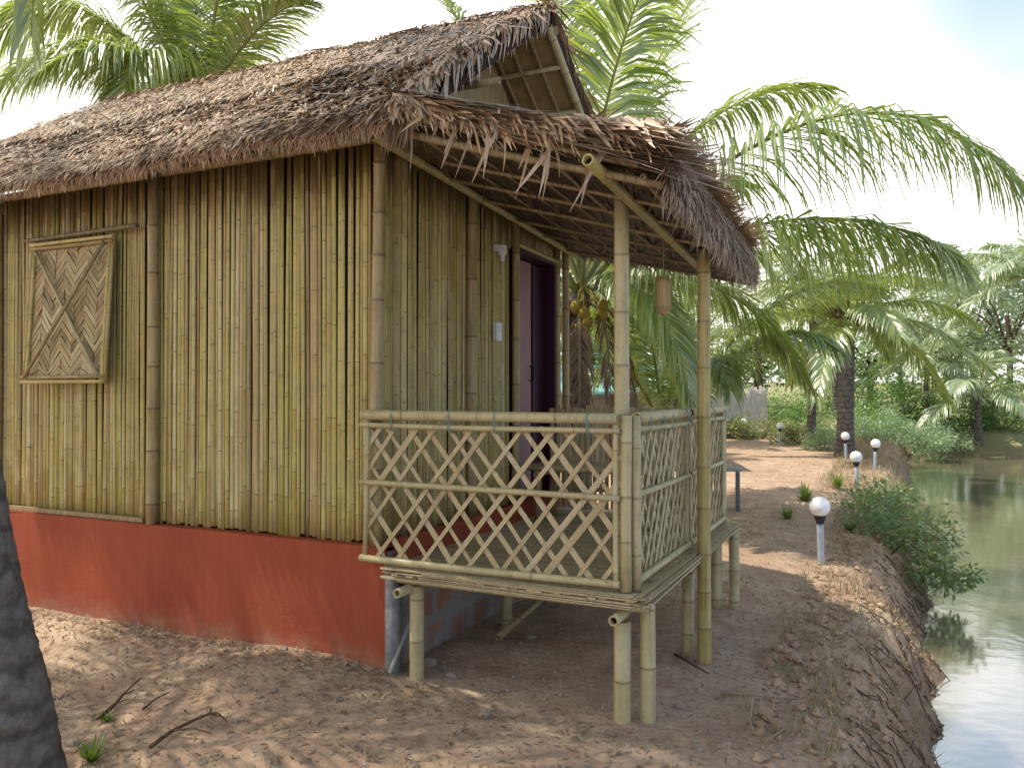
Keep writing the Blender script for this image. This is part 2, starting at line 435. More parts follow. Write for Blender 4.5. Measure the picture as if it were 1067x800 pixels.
tag(g.build('ground', 'dirt', smooth=True), kind='structure')
w = MB(); w.add([V((-14, -40, WATER)), V((300, -40, WATER)), V((300, 200, WATER)), V((-14, 200, WATER))], [(0, 1, 2, 3)])
tag(w.build('pond_water', 'pond_water'), kind='structure')

# ------------------------------------------------------------------ the hut
XC, XB = -2.69, -6.12          # front wall plane, rear wall plane
YN, YF = 3.90, 6.62            # near side wall, far side wall
YR = 5.26                      # ridge
ZP, ZW = .72, 3.06             # plinth top, wall top
hut = empty('bamboo_hut', (-4.4, 5.26, 0), 'small thatched bamboo hut on a red plinth with a lattice railed veranda', 'hut')
HO = V((-4.4, 5.26, 0))
def hp(mb, name, mats, smooth=False, parent=None):
    """build a part of the hut; world coordinates in, parented to the hut (or a part of it)"""
    o = mb.build(name, mats, None, smooth, None)
    p = parent or hut
    o.data.transform(Matrix.Translation(-HO)); o.parent = p
    return o
# plinth: red near side, cement return, raw masonry under the veranda
def rough_quadwall(mb, p0, p1, z0, z1, n, m, mi, outward, amp):
    p0, p1 = V(p0), V(p1); o = V(outward); vs = []
    for j in range(m + 1):
        for i in range(n + 1):
            p = p0.lerp(p1, i / n); z = lerp(z0, z1, j / m)
            vs.append(V((p.x, p.y, z)) + o * (amp * nz(p.x * 2 + p.y * 2, z * 3, 3)))
    mb.add(vs, [(j * (n + 1) + i, j * (n + 1) + i + 1, (j + 1) * (n + 1) + i + 1, (j + 1) * (n + 1) + i) for j in range(m) for i in range(n)], mi)
pl = MB(); yn = YN - .07; xf = XC + .09
rough_quadwall(pl, (XB - .1, yn, 0), (xf, yn, 0), -.2, ZP, 50, 10, 0, (0, -1, 0), .012)
box(pl, (xf + .03, yn + .03, .24), (.055, .10, .86), None, 1)
rough_quadwall(pl, (xf, yn, 0), (xf, YF + .05, 0), -.2, ZP - .02, 40, 8, 2, (1, 0, 0), .012)
pl.add([V((XB - .1, yn, ZP)), V((xf, yn, ZP)), V((xf, YF + .05, ZP)), V((XB - .1, YF + .05, ZP))], [(0, 1, 2, 3)], 0)
pl.add([V((XB - .1, YF + .05, -.2)), V((XB - .1, YF + .05, ZP)), V((XB - .1, yn, ZP)), V((XB - .1, yn, -.2)), V((xf, YF + .05, -.2)), V((xf, YF + .05, ZP))], [(0, 1, 2, 3), (0, 4, 5, 1)], 0)
hp(pl, 'plinth', ['red_plinth', 'grey_cement', 'raw_plinth'], True)
sk = MB(); box(sk, (xf + .012, (YN + YF) / 2, ZP - .03), (.03, YF - YN, .14)); hp(sk, 'plinth_band', 'red_plinth')

def cladding(mb, p0, p1, n, z0, zt, skip=None):
    """row of split bamboo between two points; zt(f) is the top height; skip(f) -> (za, zb) left open"""
    p0, p1 = V(p0), V(p1); L = (p1 - p0).length; s = 0
    while s < L:
        r = uni(.011, .0205); s += r
        f = s / L
        if f > 1: break
        p = p0.lerp(p1, f); out = uni(-.003, .004)
        nrm = V(((p1 - p0).y, -(p1 - p0).x, 0)).normalized()
        q = p + nrm * out; lean = uni(-.012, .012); dv = (p1 - p0).normalized()
        za, zb = z0 + uni(-.004, .02), zt(f)
        runs = [(za, zb)]
        if skip:
            k = skip(f)
            if k: runs = [(a, b) for a, b in ((za, k[0]), (k[1], zb)) if b - a > .05]
        for a, b in runs:
            culm(mb, V((q.x, q.y, a)), V((q.x, q.y, b)) + dv * lean, r * uni(.95, 1.05), r * uni(.75, 1.0), gap=uni(.24, .62), seg=7, bend=.005, hollow=False, swell=1.14, fa=(.6 if abs(nrm.y) > .5 else 1), fb=(.6 if abs(nrm.x) > .5 else 1))
        s += r + (uni(-.001, .0015) if rnd() < .88 else uni(.0015, .004))
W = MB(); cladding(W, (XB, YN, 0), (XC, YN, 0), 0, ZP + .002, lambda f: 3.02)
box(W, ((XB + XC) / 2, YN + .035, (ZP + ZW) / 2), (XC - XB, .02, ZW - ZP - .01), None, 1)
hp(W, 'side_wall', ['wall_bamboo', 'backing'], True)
DY0, DY1, DZ = 5.66, 6.42, 2.66
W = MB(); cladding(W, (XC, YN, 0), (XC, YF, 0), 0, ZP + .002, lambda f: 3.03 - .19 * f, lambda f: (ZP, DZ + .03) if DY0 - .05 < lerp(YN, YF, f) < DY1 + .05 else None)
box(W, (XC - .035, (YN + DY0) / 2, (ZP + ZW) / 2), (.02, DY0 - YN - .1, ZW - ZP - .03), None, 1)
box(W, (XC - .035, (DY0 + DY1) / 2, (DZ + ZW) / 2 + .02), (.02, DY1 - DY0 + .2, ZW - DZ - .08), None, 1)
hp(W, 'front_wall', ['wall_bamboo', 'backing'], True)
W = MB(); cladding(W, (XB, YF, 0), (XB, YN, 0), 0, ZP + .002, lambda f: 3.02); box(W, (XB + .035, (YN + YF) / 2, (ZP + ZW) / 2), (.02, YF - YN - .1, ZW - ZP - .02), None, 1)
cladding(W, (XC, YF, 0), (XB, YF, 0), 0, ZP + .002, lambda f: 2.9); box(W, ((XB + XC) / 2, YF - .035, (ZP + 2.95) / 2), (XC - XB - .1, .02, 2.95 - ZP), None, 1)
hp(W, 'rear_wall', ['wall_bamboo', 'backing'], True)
# posts standing proud of the cladding
for (x, y, z1, r) in ((XC + .005, YN - .045, 3.04, .037), (-4.47, YN - .05, 3.03, .036), (XB, YN - .05, 3.03, .042)):
    p = MB(); culm(p, (x, y, ZP + .003), (x + .01, y, z1), r, r * .93, .3, 12, .008, swell=1.16); hp(p, 'wall_post', 'post_bamboo', True)
for (y, z1, r) in ((4.92, 2.97, .036), (5.61, 2.9, .030), (6.455, 2.84, .026), (YF + .02, 2.86, .034)):
    p = MB(); culm(p, (XC + .045, y, ZP + .003), (XC + .045, y + .005, z1), r, r * .95, .33, 12, .006, swell=1.15); hp(p, 'wall_post', 'post_bamboo', True)
p = MB(); bar(p, (XB - .02, YN - .03, ZP + .018), (-4.56, YN - .03, ZP + .018), .03, .03); hp(p, 'sill_strip', 'old_bamboo')
# door
p = MB(); fx = XC - .02
box(p, (fx, DY0 + .0, (ZP + DZ) / 2), (.13, .05, DZ - ZP)); box(p, (fx, DY1, (ZP + DZ) / 2), (.13, .05, DZ - ZP)); box(p, (fx, (DY0 + DY1) / 2, DZ + .022), (.13, DY1 - DY0 + .05, .045))
box(p, (fx - .5, DY1 + .03, (ZP + DZ) / 2), (.86, .02, DZ - ZP))
hp(p, 'door_frame', 'door_dark')
d = MB(); box(d, (XC - .075, (DY0 + DY1) / 2 - .13, (ZP + DZ) / 2), (.035, DY1 - DY0 - .32, DZ - ZP - .03))
door = hp(d, 'door', 'door_paint')
d = MB(); box(d, (XC - .085, DY1 - .12, (ZP + DZ) / 2), (.03, .21, DZ - ZP - .03)); hp(d, 'shaded_jamb', 'door_dark', False, door)  # dark strip standing in for the shadowed jamb beside the leaf
d = MB(); tube(d, [(XC - .052, 6.1, 1.68), (XC - .02, 6.1, 1.69), (XC - .02, 6.1, 1.79), (XC - .052, 6.1, 1.80)], .008, 6); hp(d, 'handle', 'black_plastic', True, door)
p = MB(); culm(p, (XC + .05, DY0 - .06, DZ + .06), (XC + .05, DY1 + .1, DZ + .035), .02, .018, .3, 10); hp(p, 'lintel_pole', 'gold_bamboo', True)
# fittings on the front wall
p = MB(); box(p, (XC + .035, 5.33, 2.03), (.03, .085, .13)); box(p, (XC + .053, 5.33, 2.05), (.01, .03, .04)); hp(p, 'switch_box', 'white_plastic')
p = MB(); lathe(p, (XC + .06, 5.36, 2.62), [(.01, .045), (.032, .04), (.034, .0), (.03, -.02), (.018, -.03), (.016, -.075), (.0, -.08)], 14); box(p, (XC + .03, 5.36, 2.64), (.03, .11, .05)); hp(p, 'lamp_holder', 'white_plastic', False)
# window shutter, hinged at the top and pushed out a little at the bottom
WX0, WX1, WZ0, WZ1 = -5.66, -4.80, 1.65, 2.665
yo = YN - .062
tl = .065
def wp(u, v, off=0.0):   # u 0..1 across, v 0..1 up
    x = lerp(WX0, WX1, u); z = lerp(WZ0, WZ1, v); y = yo - tl * (1 - v) - off
    return V((x, y, z))
shp = MB(); nr = V((0, -1, .09)).normalized()
pw, ph_ = .86, 1.015
cell = .043
def clip_strip(u0, v0, u1, v1): return wp(u0, v0, .004), wp(u1, v1, .004)
# zig-zag twill: short slanted splints in columns
ncol = 7
shp.add([wp(.04, .04, -.012), wp(.96, .04, -.012), wp(.96, .96, -.012), wp(.04, .96, -.012)], [(0, 1, 2, 3)], 1)
cw = .92 / ncol; step = .056; rise = .13
for c_ in range(ncol):
    sgn = 1 if c_ % 2 == 0 else -1
    ua, ub = .04 + c_ * cw - .004, .04 + (c_ + 1) * cw + .004
    v = -.2 + uni(0, .03)
    while v < 1.0:
        h = step * uni(.88, 1.08); va, vb_ = (v, v + rise) if sgn > 0 else (v + rise, v)
        g_ = .0035; q = [(ua, va + g_), (ub, vb_ + g_), (ub, vb_ + h - g_), (ua, va + h - g_)]
        q = [(u, min(.965, max(.035, w_))) for u, w_ in q]
        if q[3][1] - q[0][1] > .004 or q[2][1] - q[1][1] > .004:
            o0, o1 = uni(-.002, .002), uni(.003, .008)
            if rnd() < .5: o0, o1 = o1, o0
            top = [wp(q[0][0], q[0][1], o0), wp(q[1][0], q[1][1], o1), wp(q[2][0], q[2][1], o1), wp(q[3][0], q[3][1], o0)]
            shp.add(top + [p_ + V((0, .003, 0)) for p_ in top], [(0, 1, 2, 3), (7, 6, 5, 4), (0, 4, 5, 1), (1, 5, 6, 2), (2, 6, 7, 3), (3, 7, 4, 0)])
        v += h
shutter = hp(shp, 'window_shutter', ['weave', 'backing'])
shutter['label'] = 'woven bamboo shutter crossed by two diagonal poles'
fr = MB()
for u in (.012, .045, .955, .99): culm(fr, wp(u, -.0, .012), wp(u, 1.0, .012), .014, .012, .25, 8, .002)
for v in (.012, .045, .95, .98): culm(fr, wp(.0, v, .02), wp(1.0, v, .02), .014, .013, .25, 8, .002)
hp(fr, 'shutter_frame', 'wall_bamboo', True, shutter)
br = MB(); culm(br, wp(.08, .93, .03), wp(.93, .05, .03), .010, .013, .28, 8, .004); hp(br, 'brace', 'pole_bamboo', True, shutter)
br = MB(); culm(br, wp(.93, .94, .045), wp(.06, .04, .045), .014, .012, .28, 8, .004); hp(br, 'brace', 'old_bamboo', True, shutter)
p = MB(); culm(p, (WX0 - .07, yo - .005, WZ1 + .02), (WX1 + .22, yo - .015, WZ1 + .035), .016, .017, .3, 8); hp(p, 'hinge_pole', 'dark_bamboo', True)

# ---- main thatched roof
XR0, XR1 = -6.62, -2.20
def roof_sag(X): return .035 * nz(X * .9, 2.2) - .03 * math.sin((X - XR0) / (XR1 - XR0) * math.pi)
# section from ridge to eave and back under (offsets for the near slope, mirrored for the far one)
SEC = [(0, 4.31), (.25, 4.17), (.6, 3.94), (1.0, 3.68), (1.35, 3.45), (1.62, 3.25), (1.78, 3.10), (1.855, 3.01), (1.84, 2.955), (1.74, 2.985), (1.2, 3.36), (.6, 3.77), (.02, 4.16)]
def sec(v):
    x = v * (len(SEC) - 1); i = min(int(x), len(SEC) - 2); f = x - i
    return lerp(SEC[i][0], SEC[i + 1][0], f), lerp(SEC[i][1], SEC[i + 1][1], f)
def roofp(X, v, side):
    y, z = sec(v)
    amp = .028 if v < .68 else .006
    b = amp * nz(X * 2.1, y * 2.1 + side * 9, 1) + amp * .6 * nz(X * 6, y * 6, 2)
    return V((X, YR + side * y, z + roof_sag(X) + b))
roofb = MB()
for side in (-1, 1):
    nu, nv = 60, 36; vs = []
    for j in range(nv + 1):
        for i in range(nu + 1): vs.append(roofp(lerp(XR0, XR1, i / nu), j / nv, side) - V((0, 0, .012 if j / nv < .6 else 0)))
    fs = []
    for j in range(nv):
        for i in range(nu):
            q = (j * (nu + 1) + i, j * (nu + 1) + i + 1, (j + 1) * (nu + 1) + i + 1, (j + 1) * (nu + 1) + i)
            fs.append(q if side > 0 else tuple(reversed(q)))
    # end caps
    for i in (0, nu):
        for j in range(nv // 2 - 1):
            a, b = j, nv - j
            fs.append((a * (nu + 1) + i, (a + 1) * (nu + 1) + i, (b - 1) * (nu + 1) + i, b * (nu + 1) + i))
    roofb.add(vs, fs, 1)
def thatch_strips(mb, surf, n, vrange, urange, Lr, wr, yaw=.35, lift=.12, du=.02, mi=0):
    """leaf blades lying on a surface surf(u, v) -> point, running towards growing v"""
    for _ in range(n):
        u, v = uni(*urange), uni(*vrange)
        p = surf(u, v); e = .01
        pv = surf(u, min(1, v + e)) - p; pu = surf(u + e, v) - p
        nrm = pu.cross(pv).normalized()
        if nrm.z < 0 and v < .5: nrm = -nrm
        t = pv.normalized(); s = pu.normalized()
        d = t + s * random.gauss(0, yaw) + nrm * abs(random.gauss(0, lift))
        strip(mb, p + nrm * uni(.0, .025), d, nrm, uni(*Lr), uni(*wr), uni(-.18, .02), 3, mi)
for side in (-1, 1):
    S = lambda u, v, side=side: roofp(u, v * .62, side)
    dens = 1.0 if side < 0 else .3
    thatch_strips(roofb, S, int(19000 * dens), (0, .86), (XR0, -3.1), (.05, .13), (.008, .018), .5, .16)
    thatch_strips(roofb, S, int(5200 * dens), (0, .86), (-3.6, XR1 + .02), (.07, .17), (.009, .019), .45, .11)
    thatch_strips(roofb, S, int(12000 * dens), (.74, .99), (XR0, XR1 + .02), (.06, .14), (.005, .011), .4, .14)
    # long loose leaves near the gable end
    thatch_strips(roofb, S, int(900 * dens), (0, .8), (-3.3, XR1 + .03), (.2, .34), (.012, .026), .6, .06)
# ridge cap blades
for _ in range(2600):
    X = uni(XR0, XR1 + .03); s = random.choice((-1, 1)); p = roofp(X, 0, s) + V((0, uni(-.06, .06), uni(.0, .03)))
    strip(roofb, p, V((random.gauss(0, .8), s * uni(.5, 1), uni(-.55, -.12))), V((0, 0, 1)), uni(.10, .28), uni(.010, .022), uni(-.2, -.05), 3)
# blades draped over the near gable verge
for _ in range(420):
    t = rnd() ** .8; p = roofp(XR1 - uni(0, .10), t * .56, -1)
    strip(roofb, p + V((0, 0, .015)), V((uni(.1, .6), uni(-.9, -.3), uni(-.7, -.25))), V((0, 0, 1)), uni(.10, .22), uni(.014, .032), uni(-.28, -.06), 3)
for _ in range(420):   # ragged hanging edge of the verge
    t = uni(.03, .58); p = roofp(XR1 - uni(-.03, .12), t, -1) - V((0, 0, uni(0, .08)))
    strip(roofb, p, V((uni(-.1, .12), uni(-.55, .05), -1)), V((1, 0, 0)), uni(.08, .18) + .1 * sstep(.2, .45, t) * rnd(), uni(.012, .028), uni(-.05, .06), 3)
for _ in range(160):
    t = rnd(); p = roofp(XR1 - uni(0, .05), t * .5, 1)
    strip(roofb, p, V((uni(.0, .25), uni(.4, .9), -.6)), V((0, 0, 1)), uni(.12, .25), uni(.012, .024), uni(-.2, 0), 3)
roof = hp(roofb, 'thatch_roof', ['thatch', 'thatch_base'])
# rafters whose ends show under the eave, eave pole, lining, bargeboards
for X in [XR0 + .25 + i * .335 for i in range(13)]:
    r_ = MB(); culm(r_, (X, YR - 1.79, 2.985), (X + uni(-.02, .02), YR - .05, 4.13), .02, .018, .35, 8); hp(r_, 'rafter', 'old_bamboo', True, roof)
e_ = MB(); culm(e_, (XR0 + .1, YR - 1.70, 2.975), (XR1 - .02, YR - 1.70, 2.985), .014, .014, .4, 8, .006); hp(e_, 'eave_pole', 'old_bamboo', True, roof)
# woven lining under the far slope at the gable, with battens
ln = MB()
def under(X, y): # far slope underside line
    f = y / 1.84
    return V((X, YR + y, lerp(4.11, 2.90, f)))
for i in range(14):
    y0, y1 = i * 1.7 / 14, (i + 1) * 1.7 / 14
    ln.add([under(-2.9, y0), under(XR1 - .03, y0), under(XR1 - .03, y1), under(-2.9, y1)], [(0, 1, 2, 3)])
hp(ln, 'roof_lining', 'mat', False, roof)
for i in range(4):
    b_ = MB(); y = .22 + i * .33; culm(b_, under(-2.9, y) - V((0, .02, .03)), under(XR1 - .01, y) - V((0, .02, .03)), .017, .017, .3, 8); hp(b_, 'batten', 'pole_bamboo', True, roof)
for X in (-2.36, -2.52, -2.66):
    b_ = MB(); culm(b_, under(X, .0) - V((0, .01, .03)), under(X, 1.7) - V((0, .01, .03)), .013, .012, .3, 8); hp(b_, 'batten', 'old_bamboo', True, roof)
b_ = MB(); culm(b_, under(XR1 + .0, -.05) - V((0, .01, .02)), under(XR1 + .0, 1.8) - V((0, .01, .02)), .03, .03, .3, 10, .004); hp(b_, 'bargeboard', 'pole_bamboo', True, roof)
b_ = MB(); culm(b_, (XR0 + .1, YR, 4.10), (XR1 + .04, YR, 4.11), .032, .03, .3, 10); hp(b_, 'ridge_pole', 'old_bamboo', True, roof)
b_ = MB(); culm(b_, (-3.0, YR - 1.0, 3.42), (XR1 + .10, YR - 1.02, 3.40), .022, .022, .3, 10); hp(b_, 'purlin', 'old_bamboo', True, roof)
# recessed gable wall of matting
gw = MB(); gw.add([V((XC - .02, YN, 2.96)), V((XC - .02, YF, 2.96)), V((XC - .02, YR, 4.14))], [(0, 1, 2)]); hp(gw, 'gable_wall', 'old_bamboo')
gw = MB(); gw.add([V((XB + .05, YN - .1, 2.92)), V((XB + .05, YF + .1, 2.85)), V((XB + .05, YR, 4.14))], [(0, 1, 2)]); hp(gw, 'gable_wall', 'old_bamboo')
b_ = MB(); culm(b_, (XB - .2, YN + .0, 3.045), (XC + .02, YN + .0, 3.055), .03, .03, .3, 10); hp(b_, 'wall_plate', 'old_bamboo', True)

# ---- veranda roof
LX0, LX1, LXU = -2.30, -.93, -2.66; LY0 = 3.42
def zu(X, Y): return 3.05 - .066 * (Y - 3.9) - (X + 2.69) * .315
def lyend(X): return lerp(6.66, 5.80, (X - LX0) / (LX1 - LX0))
def lt(u, v):      # u 0..1 across from near to far, v 0..1 wall -> eave -> hanging lip
    if v < .88:
        f = v / .88; X = lerp(LX0, LX1, f); Y = lerp(LY0, lyend(X), u)
        th = .12 + .12 * f * f
        return V((X, Y, zu(X, Y) + th + .025 * nz(X * 3, Y * 3, 7) - .05 * (u < .05)))
    f = (v - .88) / .12; X = LX1 + .055 * math.sin(f * 2.4); Y = lerp(LY0, lyend(LX1), u)
    return V((X, Y, zu(LX1, Y) + .24 - f * .28 + .02 * nz(1, Y * 5, 7)))
vb = MB(); nu, nv = 34, 20
for top in (1, 0):
    vs = []
    for j in range(nv + 1):
        for i in range(nu + 1):
            if top: vs.append(lt(i / nu, j / nv) - V((0, 0, .01)))
            else:
                X = lerp(LXU, LX1, j / nv); Y = lerp(max(LY0 + .01, lerp(3.8, LY0, (X - LXU) / (LX0 - LXU))), lyend(X), i / nu); vs.append(V((X, Y, zu(X, Y) + .01 * nz(X * 6, Y * 6, 1))))
    vb.add(vs, [((j * (nu + 1) + i, j * (nu + 1) + i + 1, (j + 1) * (nu + 1) + i + 1, (j + 1) * (nu + 1) + i)[::(-1 if top else 1)]) for j in range(nv) for i in range(nu)], 1)
for k in range(nv):   # near and far verge closing strips
    for u in (0, 1):
        X0, X1 = lerp(LX0, LX1, k / nv), lerp(LX0, LX1, (k + 1) / nv)
        Ya = LY0 if u == 0 else lyend(X0); Yb = LY0 if u == 0 else lyend(X1)
        vb.add([V((X0, Ya, zu(X0, Ya))), V((X1, Yb, zu(X1, Yb))), V((X1, Yb, zu(X1, Yb) + .15)), V((X0, Ya, zu(X0, Ya) + .15))], [(0, 1, 2, 3)], 1)
thatch_strips(vb, lt, 4200, (0, .86), (0, 1), (.12, .32), (.010, .026), .4, .10)
thatch_strips(vb, lt, 5200, (.84, .99), (-.005, 1.005), (.06, .15), (.006, .014), .5, .22)
thatch_strips(vb, lt, 700, (.9, 1.0), (0, 1), (.10, .2), (.006, .014), .35, .1)
# leaves running along the near verge, long and layered
for _ in range(900):
    f = rnd(); X = lerp(LX0 + .05, LX1 - .02, f); Y = LY0 + uni(-.03, .05)
    p = V((X, Y, zu(X, Y) + uni(.02, .17)))
    strip(vb, p, V((1, uni(-.25, .12), -.31 + uni(-.12, .12))), V((0, -.3, 1)), uni(.2, .5), uni(.010, .024), uni(-.05, .02), 3)
for _ in range(900):   # short blades folded down over the verge
    f = rnd(); X = lerp(LX0 + .02, LX1, f); Y = LY0 + uni(-.03, .04)
    p = V((X, Y, zu(X, Y) + uni(.07, .13) + .11 * f * f))
    strip(vb, p, V((uni(.2, 1), uni(-.4, 0), uni(-.9, -.2))), V((0, -1, .3)), uni(.07, .2), uni(.008, .02), uni(-.1, .1), 3)
for _ in range(26):    # a few hanging down free
    f = rnd() ** .8; X = lerp(-2.3, -1.1, f); Y = LY0 + uni(-.04, .02)
    p = V((X, Y, zu(X, Y) + uni(.02, .12)))
    strip(vb, p, V((uni(-.2, .6), -.3, uni(-.6, -.1))), V((.4, -.2, .3)), uni(.16, .40), uni(.012, .02), uni(-.5, -.25), 3)
# underside: rows of folded leaf running across
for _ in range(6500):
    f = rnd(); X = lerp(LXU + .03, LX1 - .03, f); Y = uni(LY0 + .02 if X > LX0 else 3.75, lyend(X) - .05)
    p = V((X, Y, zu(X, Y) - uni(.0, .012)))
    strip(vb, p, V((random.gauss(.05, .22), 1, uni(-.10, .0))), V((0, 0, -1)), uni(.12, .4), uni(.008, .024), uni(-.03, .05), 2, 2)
vroof = hp(vb, 'veranda_roof', ['thatch', 'thatch_base', 'thatch_shaded'])
def up_(X, Y, dz): return V((X, Y, zu(X, Y) - dz))
for i, X in enumerate((-2.55, -2.2, -1.95, -1.7, -1.45, -1.0)):    # purlins along the wall direction
    r_ = MB(); culm(r_, up_(X, LY0 - uni(-.03, .05) + (.5 if X < -2.3 else 0), .028), up_(X, lyend(X) - .03, .028), uni(.007, .012), None, .35, 7, .012); hp(r_, 'purlin', 'brown_pole', True, vroof)
for i in range(7):
    u = i / 6; r_ = MB(); Y0 = lerp(LY0 + .04, 6.5, u); Y1 = lerp(LY0 + .04, 5.75, u)
    rr = .012 if i else .02
    culm(r_, up_(LXU if i > 1 else LX0, Y0, .045), up_(LX1 + .0, Y1, .045), rr, rr * .9, .35, 8, .006); hp(r_, 'rafter', 'old_bamboo' if i == 3 else 'brown_pole', True, vroof)
for k in range(3):
    r_ = MB(); culm(r_, up_(-2.12, LY0 - .01 - .012 * k, -.02 - .03 * k), up_(-1.02 - .05 * k, LY0 - .012 * k, -.02 - .03 * k), .015, .013, .35, 8, .006); hp(r_, 'verge_pole', 'brown_pole', True, vroof)
b_ = MB(); culm(b_, (XC + .115, 3.66, 2.985), (XC + .115, 6.70, 2.785), .030, .027, .34, 12, .004); hp(b_, 'wall_plate', 'gold_bamboo', True)
b_ = MB(); culm(b_, (-1.205, 3.28, 2.585), (-1.19, 5.42, 2.405), .028, .027, .36, 12, .004); hp(b_, 'veranda_beam', 'gold_bamboo', True)
b_ = MB(); culm(b_, (-1.06, 3.60, 2.585), (-1.03, 5.66, 2.42), .017, .016, .36, 10, .004); hp(b_, 'veranda_beam', 'old_bamboo', True)

# ---- veranda floor, stilts, railings
VX1 = -1.19; VY0, VY1 = 3.80, 6.16; FZ = .625
fl = MB()
y = VY0 - .05
while y < VY1 + .05:      # split slats laid along the hut axis, two layers
    wd = uni(.035, .055)
    bar(fl, (XC + .10, y + wd / 2, FZ + uni(-.004, .004)), (VX1 + uni(.03, .09), y + wd / 2, FZ - .012 + uni(-.004, .006)), wd, .010)
    y += wd + .003
x = XC + .12
while x < VX1 + .05:
    bar(fl, (x, VY0 - uni(.02, .09), FZ - .022), (x, VY1 + uni(.02, .1), FZ - .022), .04, .007); x += .047
for k in range(7):
    bar(fl, (XC + .05 + uni(0, .35), VY0 - .055 - uni(0, .02), FZ + .006 - .009 * k + uni(-.003, .003)), (VX1 + uni(.0, .10), VY0 - .05 - uni(0, .02), FZ - .004 - .009 * k + uni(-.004, .004)), .024, .0055)
    bar(fl, (VX1 + .06 + uni(0, .06), VY0 - uni(.02, .08), FZ + .004 - .008 * k), (VX1 + .05 + uni(0, .06), VY1 + uni(-.1, .08), FZ + .004 - .008 * k + uni(-.004, .004)), .026, .0055)
floor = hp(fl, 'veranda_floor', 'split_bamboo')
for yj in (3.86, 5.0, 6.17):
    j_ = MB(); culm(j_, (XC + .16, yj - .02, FZ - .062), (VX1 + .085, yj - .02, FZ - .066), .030, .030, .3, 12); hp(j_, 'joist', 'pole_bamboo', True, floor)
for xj in (-2.455, -1.235):
    j_ = MB(); culm(j_, (xj, VY0 - .09, FZ - .062 - .055), (xj, VY1 + .06, FZ - .062 - .055), .026, .026, .3, 12); hp(j_, 'joist', 'pole_bamboo', True, floor)
def stilt(x, y, z1, r, mat='pole_bamboo', name='stilt', lx=0, z0=None):
    s_ = MB(); culm(s_, (x, y, (gz(x, y) - .12) if z0 is None else z0), (x + lx, y, z1), r, r * .95, .25, 14, .004, swell=1.07); return hp(s_, name, mat, True)
stilt(-2.42, 3.86, FZ - .10, .042)
stilt(-1.235, 3.85, FZ - .15, .044); stilt(-1.135, 3.93, FZ - .06, .041)
stilt(-1.19, 5.03, FZ - .15, .038); stilt(-1.25, 6.17, FZ - .15, .044); stilt(-1.13, 6.22, FZ - .08, .04)
stilt(-2.42, 5.0, FZ - .10, .04); stilt(-2.42, 6.17, FZ - .10, .04)
stilt(-1.275, 3.97, 2.575, .040, 'pole_bamboo', 'veranda_post', 0, FZ)
stilt(-1.07, 4.94, 2.45, .041, 'gold_bamboo', 'veranda_post', -.0)

def lattice(mb, P, W_, H_, sx, slope, w=.025, off=.004):
    """two families of slanted splints clipped to a W x H panel; P(a, b, o) -> world"""
    for fam, o in ((1, off), (-1, -off)):
        c = -H_ * slope if fam > 0 else 0
        end = W_ if fam > 0 else W_ + H_ * slope
        while c < end:
            c0 = c + uni(-.02, .02); sl = slope * uni(.93, 1.07)
            pts = []
            if fam > 0: x0, x1 = c0, c0 + sl * H_
            else: x0, x1 = c0, c0 - sl * H_
            t0, t1 = 0.0, 1.0
            for lim, up in ((0, False), (W_, True)):
                dx = x1 - x0
                for_t = (lim - x0) / dx
                if (not up and dx > 0) or (up and dx < 0): t0 = max(t0, for_t)
                else: t1 = min(t1, for_t)
            if t1 - t0 > .04:
                a = P(lerp(x0, x1, t0), lerp(0, H_, t0), o); b = P(lerp(x0, x1, t1), lerp(0, H_, t1), o)
                nrm = (P(0, 0, 1) - P(0, 0, 0)).normalized()
                bar(mb, a, b, w * uni(.8, 1.15), .005, nrm)
                if rnd() < .25:
                    dd = P(.016, 0, 0) - P(0, 0, 0); bar(mb, a + dd, b + dd * uni(.6, 1.2), w * .6, .004, nrm)
            c += sx * uni(.8, 1.2)
